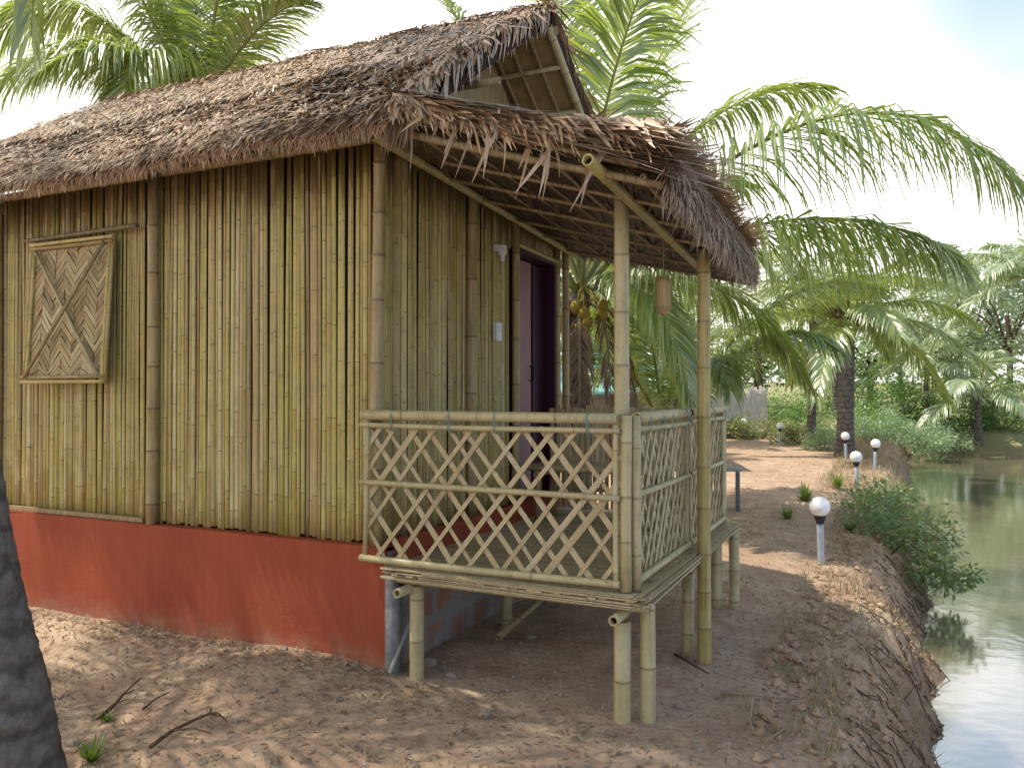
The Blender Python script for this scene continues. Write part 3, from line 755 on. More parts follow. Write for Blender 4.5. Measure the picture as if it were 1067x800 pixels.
def railing(p0, p1, zb, zt, sx, slope, name, label, pickets=False, extra=.0, topr=.03):
    p0, p1 = V(p0), V(p1); L = (p1 - p0).length; d = (p1 - p0).normalized(); nrm = V((d.y, -d.x, 0))
    def P(a, b, o=0.0): return V((p0.x, p0.y, zb)) + d * a + V((0, 0, b)) + nrm * o
    H = zt - zb
    lat = MB()
    if pickets:
        a = .03
        while a < L - .02:
            bar(lat, P(a, 0, 0), P(a + uni(-.006, .006), H + uni(.0, .05), 0), uni(.028, .042), .008, nrm); a += uni(.045, .06)
    else: lattice(lat, P, L, H - .05, sx, slope)
    rail = hp(lat, name, 'split_bamboo'); rail['label'] = label
    t_ = MB(); culm(t_, P(-extra, H, .02), P(L + extra * .6, H, .02), topr, topr * .9, .42, 12, .004, swell=1.05); hp(t_, 'top_rail', 'pole_bamboo', True, rail)
    if not pickets:
        for z, r in ((H - .055, .015), (H * .53, .0165), (.0, .02)):
            t_ = MB(); culm(t_, P(-.01, z, .022), P(L + .01, z - (.008 if z else 0), .022), r, r * .95, .38, 10, .004, swell=1.06); hp(t_, 'cross_rail', 'pole_bamboo', True, rail)
        for a in (.012, L - .012):
            t_ = MB(); culm(t_, P(a, -.02, .012), P(a + (.02 if a < .1 else 0), H - .03, .012), .014, .013, .3, 8, .003); hp(t_, 'stile', 'pole_bamboo', True, rail)
        for f in (.14, .38, .56, .9):
            t_ = MB(); a = L * f
            for q in range(3):
                c = P(a + uni(-.006, .006), H - .03, .02); n_ = 12
                tube(t_, [c + V((0, 0, (topr + .03) * math.cos(k / n_ * 6.283))) + nrm * ((topr + .006) * math.sin(k / n_ * 6.283)) + d * .004 * k / n_ for k in range(n_ + 1)], .0016, 4, 0, False)
            hp(t_, 'wire_tie', 'wire_tie', False, rail)
    else:
        t_ = MB(); culm(t_, P(0, .15, .02), P(L, .15, .02), .018, .018, .38, 10); hp(t_, 'cross_rail', 'pole_bamboo', True, rail)
    return rail
railing((-2.73, 3.80, 0), (-1.235, 3.80, 0), .665, 1.465, .138, .78, 'railing', 'wide diamond lattice panel facing the near side', topr=.029)
railing((VX1 - .005, 3.90, 0), (VX1 - .005, 4.97, 0), .665, 1.465, .110, .62, 'railing', 'narrow lattice panel between corner and tall post', topr=.029)
railing((VX1 - .005, 5.02, 0), (VX1 - .005, 6.09, 0), .665, 1.465, .115, .62, 'railing', 'lattice panel beyond the tall post', topr=.029)
railing((VX1 - .02, 6.13, 0), (XC + .10, 6.13, 0), .665, 1.44, 0, 0, 'railing', 'brown picket panel on the far side', True, topr=.02)
for (x, y, r, m_) in ((-1.205, 3.815, .029, 'pole_bamboo'), (-1.170, 3.865, .026, 'pole_bamboo'), (VX1 - .01, 4.99, .022, 'pole_bamboo'), (VX1, 6.12, .026, 'pole_bamboo')):
    s_ = MB(); culm(s_, (x, y, FZ + .004), (x, y, 1.48), r, r, .27, 12, .002, swell=1.06); hp(s_, 'corner_stile', m_, True)

# ------------------------------------------------------------------ things on and around the veranda
L = empty('hanging_lantern', (-1.30, 4.87, 2.06), 'woven bamboo lantern hanging on a string from the veranda roof', 'lantern')
b = MB(); lathe(b, (0, 0, 0), [(.0, -.008), (.022, 0), (.047, .035), (.049, .05), (.046, .10), (.047, .16), (.046, .21), (.03, .235), (.012, .24)], 14); b.build('shade', 'weave', L, False)
for z in (.04, .205):
    b = MB(); lathe(b, (0, 0, z - .008), [(.049, 0), (.053, .004), (.053, .013), (.049, .017)], 14); b.build('hoop', 'old_bamboo', L, True)
b = MB(); tube(b, [(0, 0, .24), (.002, 0, .34), (0, 0, zu(-1.30, 4.87) - 2.06)], .003, 5); b.build('string', 'stick', L)

st = empty('bamboo_bench', (-2.02, 5.72, FZ + .004), 'low bamboo bench on the veranda behind the lattice railing', 'bench')
b = MB()
for i in range(7): culm(b, (-.5, -.16 + i * .053, .40), (.52, -.16 + i * .053, .40), .025, .025, .28, 8)
b.build('seat', 'pole_bamboo', st, True)
for x in (-.42, .42):
    for yy in (-.14, .14):
        b = MB(); culm(b, (x, yy, .005), (x, yy, .375), .026, .026, .2, 10); b.build('leg', 'old_bamboo', st, True)
    b = MB(); culm(b, (x, -.18, .352), (x, .18, .352), .02, .02, .2, 8); b.build('stretcher', 'pole_bamboo', st, True)

p = MB(); pts = [(-2.58, 4.35, FZ - .06), (-2.56, 4.22, .50), (-2.55, 4.05, .34), (-2.54, 3.92, .22), (-2.54, 3.83, .12), (-2.54, 3.77, .05)]
p = MB(); tube(p, pts, .012, 8); tag(p.build('conduit_pipe', 'pvc', None, True), 'thin grey pipe curving down beside the first stilt to the ground', 'pipe')
p = MB(); a, b2 = V((-2.30, 4.62, gz(-2.3, 4.62) + .03)), V((-2.2, 5.45, .24))
culm(p, a, b2, .024, .022, .3, 10); tag(p.build('bamboo_pole', 'old_bamboo', None, True), 'loose bamboo pole leaning on the earth under the veranda floor', 'pole')

# ------------------------------------------------------------------ garden lamps
def make_lamp():
    r = empty('garden_lamp', (0, 0, 0), '', 'garden lamp', 'globe lamps along the pond path')
    b = MB(); lathe(b, (0, 0, 0), [(.034, -.1), (.034, .02), (.032, .3), (.030, .40)], 14); b.build('post', 'grey_post', r, True)
    b = MB(); lathe(b, (0, 0, .39), [(.030, 0), (.036, .008), (.040, .03), (.054, .05), (.056, .085), (.045, .092)], 16); b.build('collar', 'black_plastic', r, True)
    b = MB(); n = 14
    lathe(b, (0, 0, .555), [(max(.002, .097 * math.sin(math.pi * (i + .4) / (n + .8))), -.097 * math.cos(math.pi * (i + .4) / (n + .8))) for i in range(n + 1)], 24); b.build('globe', 'opal_globe', r, True)
    return r
lamp = make_lamp()
LL = [(-.70, 8.40, 'white globe lamp on a grey post, nearest of the lamps on the path'),
      (-.66, 14.9, 'second nearest white globe lamp, on the bank beyond the leafy bush'),
      (-.50, 18.6, 'white globe lamp right of the second lamp, close to the water edge'),
      (-1.15, 20.4, 'small globe lamp beside the thick palm trunk, left of the lamp at the water edge'),
      (-3.15, 24.6, 'distant globe lamp left of the slim palm trunk'),
      (-4.6, 27.0, 'farthest globe lamp, at the end of the path near the pale fence')]
for i, (x, y, lab) in enumerate(LL):
    z = gz(x, y)
    if i == 0: lamp.location = (x, y, z); lamp['label'] = lab; lamp.rotation_euler = (R(1.5), R(-1), 0)
    else: dup(lamp, (x, y, z), rnd() * 6, 1.0, lab).rotation_euler = (R(uni(-3, 3)), R(uni(-3, 3)), rnd() * 6)

# ------------------------------------------------------------------ palms
def frond_mesh(mb, P0, P1, P2, n=80, L=.8, w=.04, droop=.35, vee=.2, side=None, bare=.14, rr=.03, gap=.03, tipw=.35):
    P0, P1, P2 = V(P0), V(P1), V(P2)
    n = int(n * 1.9); w = w * .76
    B = lambda t: P0 * (1 - t) ** 2 + P1 * (2 * t * (1 - t)) + P2 * (t * t)
    pts = [B(i / 14) for i in range(15)]
    tube(mb, pts, [lerp(rr, .004, (i / 14) ** .7) for i in range(15)], 6, 1)
    for i in range(n):
        t = lerp(bare, 1.0, (i + rnd() * .6) / n); t = min(t, .999)
        p = B(t); T = (B(min(1, t + .01)) - B(t - .01)).normalized()
        S = side if side is not None else T.cross(V((0, 0, 1)))
        S = (S - T * S.dot(T)).normalized(); N = S.cross(T).normalized()
        if N.z < 0 and side is None: N = -N
        prof = min(1, .45 + (t - bare) * 2.4) * (1 - max(0, (t - .45)) ** 1.6 * 1.5)
        ang = lerp(.25, 1.15, t)
        for sd in (-1, 1):
            if rnd() < gap: continue
            ln_ = L * max(.18, prof) * uni(.85, 1.1)
            D = (S * sd * math.cos(ang) + T * math.sin(ang) + N * (vee + random.gauss(0, .08))).normalized()
            D = (D + V((random.gauss(0, .05), random.gauss(0, .05), random.gauss(0, .05)))).normalized()
            dr = droop * uni(.7, 1.35)
            Wv = (T - D * T.dot(D)).normalized()
            Wv = (Wv + N * uni(-.5, .5)).normalized()
            c = p + D * rr * .5; vs = []; ww = w * uni(.8, 1.1)
            for k, wk in enumerate((.45, 1.0, .75, .06)):
                vs += [c - Wv * ww * wk / 2, c + Wv * ww * wk / 2]
                D = (D + V((0, 0, -dr * (.5 + .5 * k)))).normalized(); c = c + D * (ln_ / 3)
            mb.add(vs, [(2 * k, 2 * k + 1, 2 * k + 3, 2 * k + 2) for k in range(3)], 0)
def trunk_mesh(mb, pts, r0, r1, seg=16, flare=1.5):
    pts = [V(p) for p in pts]; out = []; rs = []
    def cr(t):
        x = t * (len(pts) - 1); i = min(int(x), len(pts) - 2); f = x - i
        a, b_, c, d = pts[max(i - 1, 0)], pts[i], pts[i + 1], pts[min(i + 2, len(pts) - 1)]
        return .5 * ((2 * b_) + (c - a) * f + (2 * a - 5 * b_ + 4 * c - d) * f * f + (3 * b_ - a - 3 * c + d) * f ** 3)
    H = sum((pts[i + 1] - pts[i]).length for i in range(len(pts) - 1)); n = max(8, int(H / .07))
    for i in range(n + 1):
        t = i / n; out.append(cr(t))
        rs.append(lerp(r0, r1, t ** .7) * (1 + (flare - 1) * math.exp(-t * H / .35)) * (1 + .012 * ((i % 2) * 2 - 1) + .045 * nz(i * .45, r0 * 50)))
    tube(mb, out, rs, seg)
    return out[-1]
def frond_at(root, O, P0, P1, P2, name='frond', mats=('frond', 'rachis'), **kw):
    mb = MB(); frond_mesh(mb, V(P0) - O, V(P1) - O, V(P2) - O, **kw)
    return mb.build(name, list(mats), root)
def rand_frond(root, O, c, az, el, Lf, sag, **kw):
    d = V((math.cos(az) * math.cos(el), math.sin(az) * math.cos(el), math.sin(el)))
    h = V((math.cos(az), math.sin(az), 0))
    P1 = c + d * Lf * .55; P2 = c + d * Lf * .62 + h * Lf * .36 - V((0, 0, sag * Lf))
    return frond_at(root, O, c, P1, P2, **kw)

def view(px, py, d):   # camera-space helper used while placing trees: returns world metres
    a = (px - 533.5) / 851 * d; return V((-.43 * d + .903 * a, .903 * d + .43 * a, 1.6 - (py - 407) / 851 * d))

# palm A: behind the veranda, low crown
OA = V((-3.45, 8.95, 0)); OA.z = gz(OA.x, OA.y)
PA = empty('coconut_palm', OA, 'short leafy coconut palm close behind the veranda, its fronds arching over the path', 'palm tree')
tb = MB(); topA = trunk_mesh(tb, [V((0, 0, -.2)), V((.05, .0, .9)), V((.0, .05, 1.8)), V((.05, .02, 2.75))], .17, .13); tb.build('trunk', 'palm_bark', PA, True)
cA = OA + V((.05, .02, 2.75))
hero = [  # end point, control point, kwargs
    (view(735, -150, 8.0), view(612, 60, 8.6), dict(L=1.1, n=125, w=.05)),
    (view(1085, 215, 6.2), view(900, -25, 7.4), dict(L=1.35, n=105, droop=.75, w=.036)),
    (view(860, 92, 9.6), view(720, 75, 9.6), dict(L=.9, n=85, droop=.5)),
    (view(990, 262, 7.0), view(850, 172, 7.8), dict(L=1.25, n=110, droop=.8, w=.040)),
    (view(590, -130, 9.5), view(575, 90, 9.5), dict(L=1.0, n=110, w=.048)),
    (view(440, -30, 10.5), view(520, 60, 10), dict(L=.95, n=80)),
    (view(840, 400, 9.9), view(760, 240, 9.6), dict(L=.8, n=80, droop=.5)),
    (view(780, -90, 10.8), view(650, 80, 10.0), dict(L=1.0, n=110, w=.048)),
    (view(720, 420, 8.2), view(690, 250, 8.6), dict(L=.75, n=80, droop=.4)),
    (view(540, 330, 12.5), view(570, 200, 11), dict(L=.8, n=70, droop=.4)),
    (view(690, 330, 13.5), view(650, 180, 11.5), dict(L=.9, n=80, droop=.4)),
]
for e_, c_, kw in hero: frond_at(PA, OA, cA + V((uni(-.06, .06), uni(-.06, .06), uni(-.1, .1))), c_, e_, rr=.035, **kw)
for az, el, Lf, sag in ((2.6, .3, 3.2, .5), (3.4, .7, 3.4, .2), (4.2, .9, 3.4, .15), (1.7, .3, 3.4, .4), (.9, 1.0, 3.6, .1)):
    rand_frond(PA, OA, cA, az, el, Lf, sag, L=.85, n=70, rr=.035)
for az, dz in ((-.6, -1.5), (-1.2, -1.9), (.3, -1.7), (-2.2, -1.7)):   # dead fronds hanging by the trunk
    h = V((math.cos(az), math.sin(az), 0))
    frond_at(PA, OA, cA - V((0, 0, .15)), cA + h * .65 + V((0, 0, .1)), cA + h * .6 + V((0, 0, dz)), 'dead_frond', ('frond_dead', 'petiole'), L=.5, n=26, droop=.9, rr=.05, gap=.35, bare=.4)
nb = MB()
for i in range(8):
    an = uni(0, 6.28); p_ = V((.28 * math.cos(an) + .18, .26 * math.sin(an) - .1, 2.45 + uni(-.2, .12)))
    tube(nb, [V((.12, -.05, 2.8)), (V((.12, -.05, 2.8)) + p_) / 2 + V((0, 0, .05)), p_], .012, 5); lathe(nb, p_, [(.01, -.08), (.05, -.055), (.07, 0), (.055, .05), (.01, .08)], 10)
nb.build('coconut_bunch', 'husk', PA, True)

# young palm: no trunk, petioles straight from the ground behind the veranda
OY = view(688, 470, 11.6); OY.z = gz(OY.x, OY.y)
PY = empty('young_palm', OY, 'young stemless coconut palm beyond the picket rail, long fronds leaning over the path', 'palm tree')
tb = MB(); trunk_mesh(tb, [V((0, 0, -.1)), V((.02, 0, .5)), V((.03, .02, 1.0))], .19, .13); tb.build('trunk', 'palm_bark', PY, True)
cY = OY + V((.03, .02, .95))
for e_, c_, kw in [(view(915, 300, 10.2), view(800, 265, 10.8), dict(L=.8, n=95, droop=.45)),
                   (view(870, 362, 9.8), view(800, 305, 10.4), dict(L=.75, n=95, droop=.5)),
                   (view(760, 215, 11.5), view(720, 270, 11.5), dict(L=.8, n=80)),
                   (view(640, 260, 12.3), view(680, 300, 12), dict(L=.8, n=80)),
                   (view(580, 330, 12), view(640, 300, 12), dict(L=.8, n=80, droop=.5)),
                   (view(600, 420, 11.2), view(650, 330, 11.4), dict(L=.7, n=70, droop=.5)),
                   (view(830, 250, 13.5), view(740, 290, 12.3), dict(L=.85, n=80)),
                   (view(760, 405, 9.9), view(735, 320, 10.6), dict(L=.75, n=80, droop=.5)),
                   (view(700, 250, 13.5), view(695, 300, 12.3), dict(L=.8, n=80))]:
    frond_at(PY, OY, cY + V((uni(-.05, .05), uni(-.05, .05), uni(-.1, .05))), c_, e_, rr=.032, **kw)

# palm B: behind the roof at the left
OB = view(205, 407, 10.4); OB.z = gz(OB.x, OB.y)
PB = empty('coconut_palm', OB, 'coconut palm rising behind the left half of the thatched roof', 'palm tree')
tb = MB(); trunk_mesh(tb, [V((0, 0, -.2)), V((.1, .0, 1.6)), V((.05, .05, 3.2)), V((.0, .02, 4.9))], .18, .13); tb.build('trunk', 'palm_bark', PB, True)
cB = OB + V((0, .02, 4.9))
for e_, c_, kw in [(view(215, -130, 10), view(195, 20, 10.2), dict(L=.85, n=80, side=V((1, .3, 0)))),
                   (view(150, -110, 10.5), view(178, 10, 10.4), dict(L=.8, n=80)),
                   (view(320, 0, 9.6), view(265, 5, 10), dict(L=.7, n=80, droop=.35)),
                   (view(-40, 130, 9), view(90, -40, 9.6), dict(L=1.0, n=95, droop=.55)),
                   (view(20, 10, 11), view(110, -20, 10.7), dict(L=.9, n=80, droop=.4)),
                   (view(290, -90, 11), view(230, 0, 10.6), dict(L=.85, n=80)),
                   (view(80, -100, 9.5), view(140, -40, 10), dict(L=.9, n=80, droop=.45)),
                   (view(40, 75, 8.6), view(130, 0, 9.4), dict(L=.95, n=90, droop=.6)),
                   (view(330, 140, 12.3), view(270, 70, 11.5), dict(L=.7, n=60, droop=.4)),
                   (view(60, 260, 11.5), view(120, 60, 11), dict(L=.8, n=80, droop=.5)),
                   (view(-30, 60, 10), view(70, -80, 10.2), dict(L=1.0, n=90, droop=.6)),
                   (view(110, 140, 8.8), view(160, -30, 9.4), dict(L=.95, n=90, droop=.6)),
                   (view(60, -160, 10), view(150, -60, 10.2), dict(L=1.0, n=90, droop=.5)),
                   (view(260, -140, 9.4), view(220, -20, 9.8), dict(L=.95, n=90, droop=.4)),
                   (view(250, 120, 12.5), view(230, -20, 11.5), dict(L=.8, n=70, droop=.6))]:
    frond_at(PB, OB, cB + V((uni(-.06, .06), uni(-.06, .06), uni(-.1, .1))), c_, e_, rr=.035, **kw)

# palm C: the dark trunk in the left foreground
OC = V((-3.18, 2.10, 0)); OC.z = gz(OC.x, OC.y)
PC = empty('coconut_palm', OC, 'dark ringed palm trunk in the left foreground, leaning out of the picture', 'palm tree')
tb = MB(); trunk_mesh(tb, [V((.05, .02, -.25)), V((-.03, -.02, .35)), V((-.15, -.07, .9)), V((-.26, -.12, 1.8)), V((-.22, -.12, 3.2)), V((-.05, -.1, 4.9)), V((.15, -.1, 7.3))], .165, .115, 24, 1.55); tb.build('trunk', 'palm_bark', PC, True)
cC = OC + V((.15, -.1, 7.3))
for k in range(11):
    az = k * 2.399 + .3; el = .95 - .1 * k
    rand_frond(PC, OC, cC, az, el, uni(3.0, 3.6), .12 + .025 * k, L=.85, n=62, rr=.035, droop=.4)
frond_at(PC, OC, cC, OC + V((-.9, .9, 7.3)), OC + V((-.80, .58, 3.4)), L=.7, n=70, rr=.03, droop=.5, mats=('frond', 'rachis'))

# palm E: unseen, added left of the view so its crown dapples the foreground
OE = V((-6.5, 1.15, 0)); OE.z = gz(OE.x, OE.y)
PE = empty('coconut_palm', OE, 'unseen coconut palm added left of the picture to dapple the foreground', 'palm tree')
tb = MB(); trunk_mesh(tb, [V((0, 0, -.2)), V((.1, .1, 2)), V((.25, .1, 3.6)), V((.3, .0, 5.3))], .16, .12); tb.build('trunk', 'palm_bark', PE, True)
cE = OE + V((.3, .0, 5.3))
for k in range(12):
    rand_frond(PE, OE, cE, k * 2.399 + 1.1, .95 - .095 * k, uni(2.3, 2.8), .12 + .025 * k, L=.7, n=40, rr=.035, droop=.4)

# palm beside the path: thick trunk, full crown
OD = V((-.95, 20.9, 0)); OD.z = gz(OD.x, OD.y)
OD = view(880, 475, 19.6); OD.z = gz(OD.x, OD.y)
PD = empty('coconut_palm', OD, 'coconut palm with a thick straight trunk beside the path and lamps', 'palm tree', 'palms along the pond')
tb = MB(); trunk_mesh(tb, [V((0, 0, -.2)), V((.02, .0, 1)), V((.05, 0, 2.2)), V((.08, .05, 3.3))], .21, .17, 14, 1.7); tb.build('trunk', 'palm_bark', PD, True)
cD = OD + V((.08, .05, 3.3))
for k in range(17):
    az = k * 2.399; el = 1.15 - .075 * k
    rand_frond(PD, OD, cD, az, el, uni(2.9, 3.6), .10 + .035 * k, L=.8, n=56, w=.055, rr=.04, droop=.45)
bs = MB()
for k in range(14):
    an = k * 2.4; bar(bs, cD - OD + V((.12 * math.cos(an), .12 * math.sin(an), -.45)), cD - OD + V((.4 * math.cos(an), .4 * math.sin(an), .25)), .1, .05)
bs.build('frond_bases', 'coir', PD)

# generic farther palms (copies)
def make_far_palm(kind, H, nf, label):
    r = empty('coconut_palm', (0, 0, 0), label, 'palm tree', 'palms beyond the pond')
    tb = MB(); lean = uni(-.3, .3); trunk_mesh(tb, [V((lean, .1, -.3)), V((lean * .5, 0, H * .4)), V((0, 0, H))], .15, .10, 10, 1.5); tb.build('trunk', 'palm_bark', r, True)
    for k in range(nf):
        rand_frond(r, V((0, 0, 0)), V((0, 0, H)), k * 2.399, 1.15 - 1.3 * k / nf, uni(2.5, 3.1), .1 + .5 * k / nf, L=.85, n=30, w=.08, rr=.04, droop=.4, mats=('frond_hazy', 'rachis'))
    return r
FP = [make_far_palm(0, 3.0, 11, ''), make_far_palm(1, 4.6, 12, ''), make_far_palm(2, 1.9, 11, '')]
far = [  # px, base py, d, proto, scale, label
    (967, 443, 31, 0, .9, 'slim pale palm behind the green bushes across the pond, left of the squat palm'),
    (1020, 455, 29.5, 2, 1.05, 'squat pale palm on the far bank at the right edge of the pond'),
    (847, 462, 22.5, 1, .95, 'slender palm just left of the thick palm trunk by the path'),
    (870, 440, 34, 1, 1.0, 'tall thin palm seen between the two trunks by the path'),
    (1075, 440, 33, 1, 1.25, 'tall palm on the far bank cut by the right edge of the picture'),
    (790, 430, 36, 0, 1.1, 'distant palm behind the path end, right of the pale fence'),
    (722, 430, 33, 1, 1.05, 'palm behind the pale fence, seen beside the tall veranda post'),
    (640, 430, 24, 1, 1.2, 'palm far behind the veranda, left of the hanging lantern'),
    (1000, 425, 45, 1, 1.5, 'hazy palm rising far behind the squat palm across the pond'),
    (560, 430, 20, 1, 1.1, 'palm hidden mostly behind the hut gable'),
]
used = set()
for px, py, d_, k, sc, lab in far:
    P = view(px, py, d_); z = gz(P.x, P.y) - .05
    if k not in used:
        used.add(k); r = FP[k]; r.location = (P.x, P.y, z); r.scale = (sc,) * 3; r.rotation_euler.z = rnd() * 6; r['label'] = lab
    else: dup(FP[k], (P.x, P.y, z), rnd() * 6, sc, lab)

# ------------------------------------------------------------------ trees, bushes, fence, shed
def foliage(mb, c, rad, clumps, per, ls, seed=0, low=-.4, mi=0):
    c = V(c)
    for _ in range(clumps):
        while True:
            q = V((uni(-1, 1), uni(-1, 1), uni(low, 1)))
            if .25 < q.length < 1: break
        q = q * (1 + .25 * nz(q.x * 2, q.y * 2, q.z * 2 + seed))
        cc = c + V((q.x * rad[0], q.y * rad[1], q.z * rad[2])); cs = uni(.10, .24) * max(rad)
        for _ in range(per):
            o = V((random.gauss(0, 1), random.gauss(0, 1), random.gauss(0, .7))) * cs * .6
            p = cc + o; d = (o.normalized() + V((uni(-1, 1), uni(-1, 1), uni(-.9, .5)))).normalized()
            n = V((uni(-.7, .7), uni(-.7, .7), 1)).normalized(); s = d.cross(n).normalized()
            l_ = ls * uni(.6, 1.3); w_ = l_ * .42
            mb.add([p, p + d * l_ * .5 - s * w_ * .5, p + d * l_, p + d * l_ * .5 + s * w_ * .5], [(0, 1, 2, 3)], mi)
def make_tree(H, R_, leaf, label, ls=.32, clumps=70, per=42):
    r = empty('broadleaf_tree', (0, 0, 0), label, 'tree', 'broadleaf trees behind the pond')
    tb = MB(); trunk_mesh(tb, [V((0, 0, -.3)), V((.1, .05, H * .3)), V((.0, .1, H * .6))], .2, .09, 10)
    for k in range(6):
        an = k * 1.05; tube(tb, [V((.06, .06, H * uni(.28, .5))), V((R_ * .35 * math.cos(an), R_ * .35 * math.sin(an), H * .6)), V((R_ * .75 * math.cos(an), R_ * .75 * math.sin(an), H * uni(.65, .85)))], [.07, .045, .015], 6)
    tb.build('trunk', 'bark', r, True)
    fm = MB(); foliage(fm, (0, 0, H * .62), (R_, R_, H * .42), clumps, per, ls, rnd() * 9, -.8); fm.build('crown', leaf, r)
    return r
TP = [make_tree(5.5, 2.6, 'tree_hazy', ''), make_tree(7.5, 3.0, 'tree_hazy', ''), make_tree(4.2, 2.4, 'bush_pale', '')]
tl_ = [(1050, 37, 1, 1.0, 'hazy broadleaf tree behind the far bank at the right edge'), (985, 40, 0, 1.1, 'rounded hazy tree behind the two pale palms'),
       (1015, 48, 1, 1.15, 'tall hazy tree farthest back on the right'), (905, 46, 2, 1.2, 'pale low tree behind the bushes right of the thick trunk'),
       (850, 52, 2, 1.1, 'pale tree far behind the slender trunk'), (790, 45, 2, 1.0, 'pale tree behind the pale fence end'),
       (720, 42, 0, 1.0, 'tree far behind the lantern and teal roof'), (660, 34, 0, 1.1, 'tree behind the teal roof, left of the lantern'),
       (600, 30, 2, 1.2, 'tree glimpsed beside the door post behind the veranda'), (1110, 42, 0, 1.2, 'tree cut off by the right edge beyond the squat palm'),
       (940, 62, 1, 1.1, 'distant tree in the gap above the pond bushes')]
used = set()
for px, d_, k, sc, lab in tl_:
    P = view(px, 407, d_); z = gz(P.x, P.y)
    if k not in used:
        used.add(k); r = TP[k]; r.location = (P.x, P.y, z); r.scale = (sc,) * 3; r['label'] = lab
    else: dup(TP[k], (P.x, P.y, z), rnd() * 6, sc, lab)
def make_bush(rad, leaf, label, clumps=46, per=46, ls=.13):
    r = empty('bush', (0, 0, 0), label, 'bush', 'bushes round the pond')
    fm = MB(); foliage(fm, (0, 0, rad[2] * .35), rad, clumps, per, ls, rnd() * 9, -.35); fm.build('leaves', leaf, r)
    sm = MB()
    for k in range(7):
        an = k * .9; tube(sm, [V((.004 * k, 0, -.1)), V((rad[0] * .5 * math.cos(an), rad[1] * .5 * math.sin(an), rad[2] * .6))], [.025, .008], 5)
    sm.build('stems', 'bark', r)
    return r
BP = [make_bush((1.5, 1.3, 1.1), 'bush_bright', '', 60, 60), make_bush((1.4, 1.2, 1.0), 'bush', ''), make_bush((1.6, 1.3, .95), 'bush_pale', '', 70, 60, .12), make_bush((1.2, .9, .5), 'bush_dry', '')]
bl = [(820, 447, 30, 0, 1.0, 'bright green bush left of the slender trunk at the path end'), (835, 440, 33, 1, .8, 'dark green bush behind the bright bush left of the slender trunk'),
      (868, 455, 27, 1, .75, 'dark bush between the two trunks by the path'), (905, 452, 28, 1, 1.0, 'dark green bush right behind the thick palm trunk'),
      (935, 440, 32, 0, 1.2, 'bright green bush under the slim pale palm, left part'), (965, 440, 33, 0, 1.3, 'bright green bush under the slim pale palm, right part'),
      (945, 472, 27.5, 2, .95, 'pale grey-green bush hanging over the end of the pond'), (985, 472, 29.2, 2, .8, 'low pale bush right of the grey-green bush at the pond end'),
      (915, 474, 25, 2, .8, 'pale bush beside the water just right of the thick trunk'), (1005, 455, 31, 1, 1.0, 'dark bush left of the foot of the squat palm'),
      (1045, 455, 31, 1, 1.1, 'dark bush right of the foot of the squat palm'), (790, 468, 26.5, 3, 1.0, 'dry yellowish shrub near the farthest lamp'),
      (835, 474, 24, 3, .8, 'dry yellowish shrub near the foot of the slender trunk'), (880, 435, 36, 0, 1.2, 'bright bush seen far between the two trunks'),
      (1075, 450, 33, 0, 1.2, 'bright bush at the right edge on the far bank'), (860, 480, 21.5, 2, .45, 'small pale shrub between the two trunk feet'), (765, 440, 33, 3, 1.2, 'dry shrub below the pale fence')]
used = set()
for px, py, d_, k, sc, lab in bl:
    P = view(px, py, d_); z = gz(P.x, P.y)
    if z < WATER + .1: z = WATER + .2
    if k not in used:
        used.add(k); r = BP[k]; r.location = (P.x, P.y, z); r.scale = (sc,) * 3; r['label'] = lab
    else: dup(BP[k], (P.x, P.y, z), rnd() * 6, sc, lab)

# leafy bush hanging over the near bank
OBk = V((-.10, 11.6, gz(-.10, 11.6)))
bk = empty('bank_bush', OBk, 'glossy dark leafy bush hanging over the pond bank beside the nearest lamp', 'bush')
fm = MB()
foliage(fm, (.12, -.9, .10), (.58, .9, .36), 44, 40, .085, 1); foliage(fm, (-.12, .5, .22), (.5, 1.2, .36), 44, 44, .085, 2); foliage(fm, (.42, -1.5, -.15), (.42, .6, .30), 24, 36, .085, 3)
foliage(fm, (-.1, 2.0, .16), (.3, .9, .26), 18, 40, .085, 4)
fm.build('leaves', 'bank_leaf', bk)
sm = MB()
for k in range(16):
    y_ = uni(-1.6, 2.2); tube(sm, [V((-.15, y_, -.15)), V((.1, y_ - .1, .15)), V((uni(.2, .6), y_ - .25, uni(-.1, .3)))], [.014, .01, .004], 5)
sm.build('stems', 'twig', bk)

# pale fence at the end of the path
A0, A1 = view(690, 450, 25), view(800, 452, 29)
fe = empty('picket_fence', (A0.x, A0.y, gz(A0.x, A0.y)), 'pale sunlit stick fence at the far end of the path', 'fence')
fm = MB(); n = 72; O_ = V(fe.location)
for i in range(n):
    p = V((A0.x, A0.y, 0)).lerp(V((A1.x, A1.y, 0)), i / n); z = gz(p.x, p.y)
    bar(fm, V((p.x, p.y, z - .1)) - O_, V((p.x + uni(-.04, .04), p.y, z + uni(1.45, 1.75))) - O_, .05, .09)
fm.build('pickets', 'white_fence', fe)
fm = MB()
for h in (.4, 1.2): bar(fm, V((A0.x, A0.y + .06, gz(A0.x, A0.y) + h)) - O_, V((A1.x, A1.y + .06, gz(A1.x, A1.y) + h)) - O_, .04, .07)
fm.build('fence_rail', 'white_fence', fe)

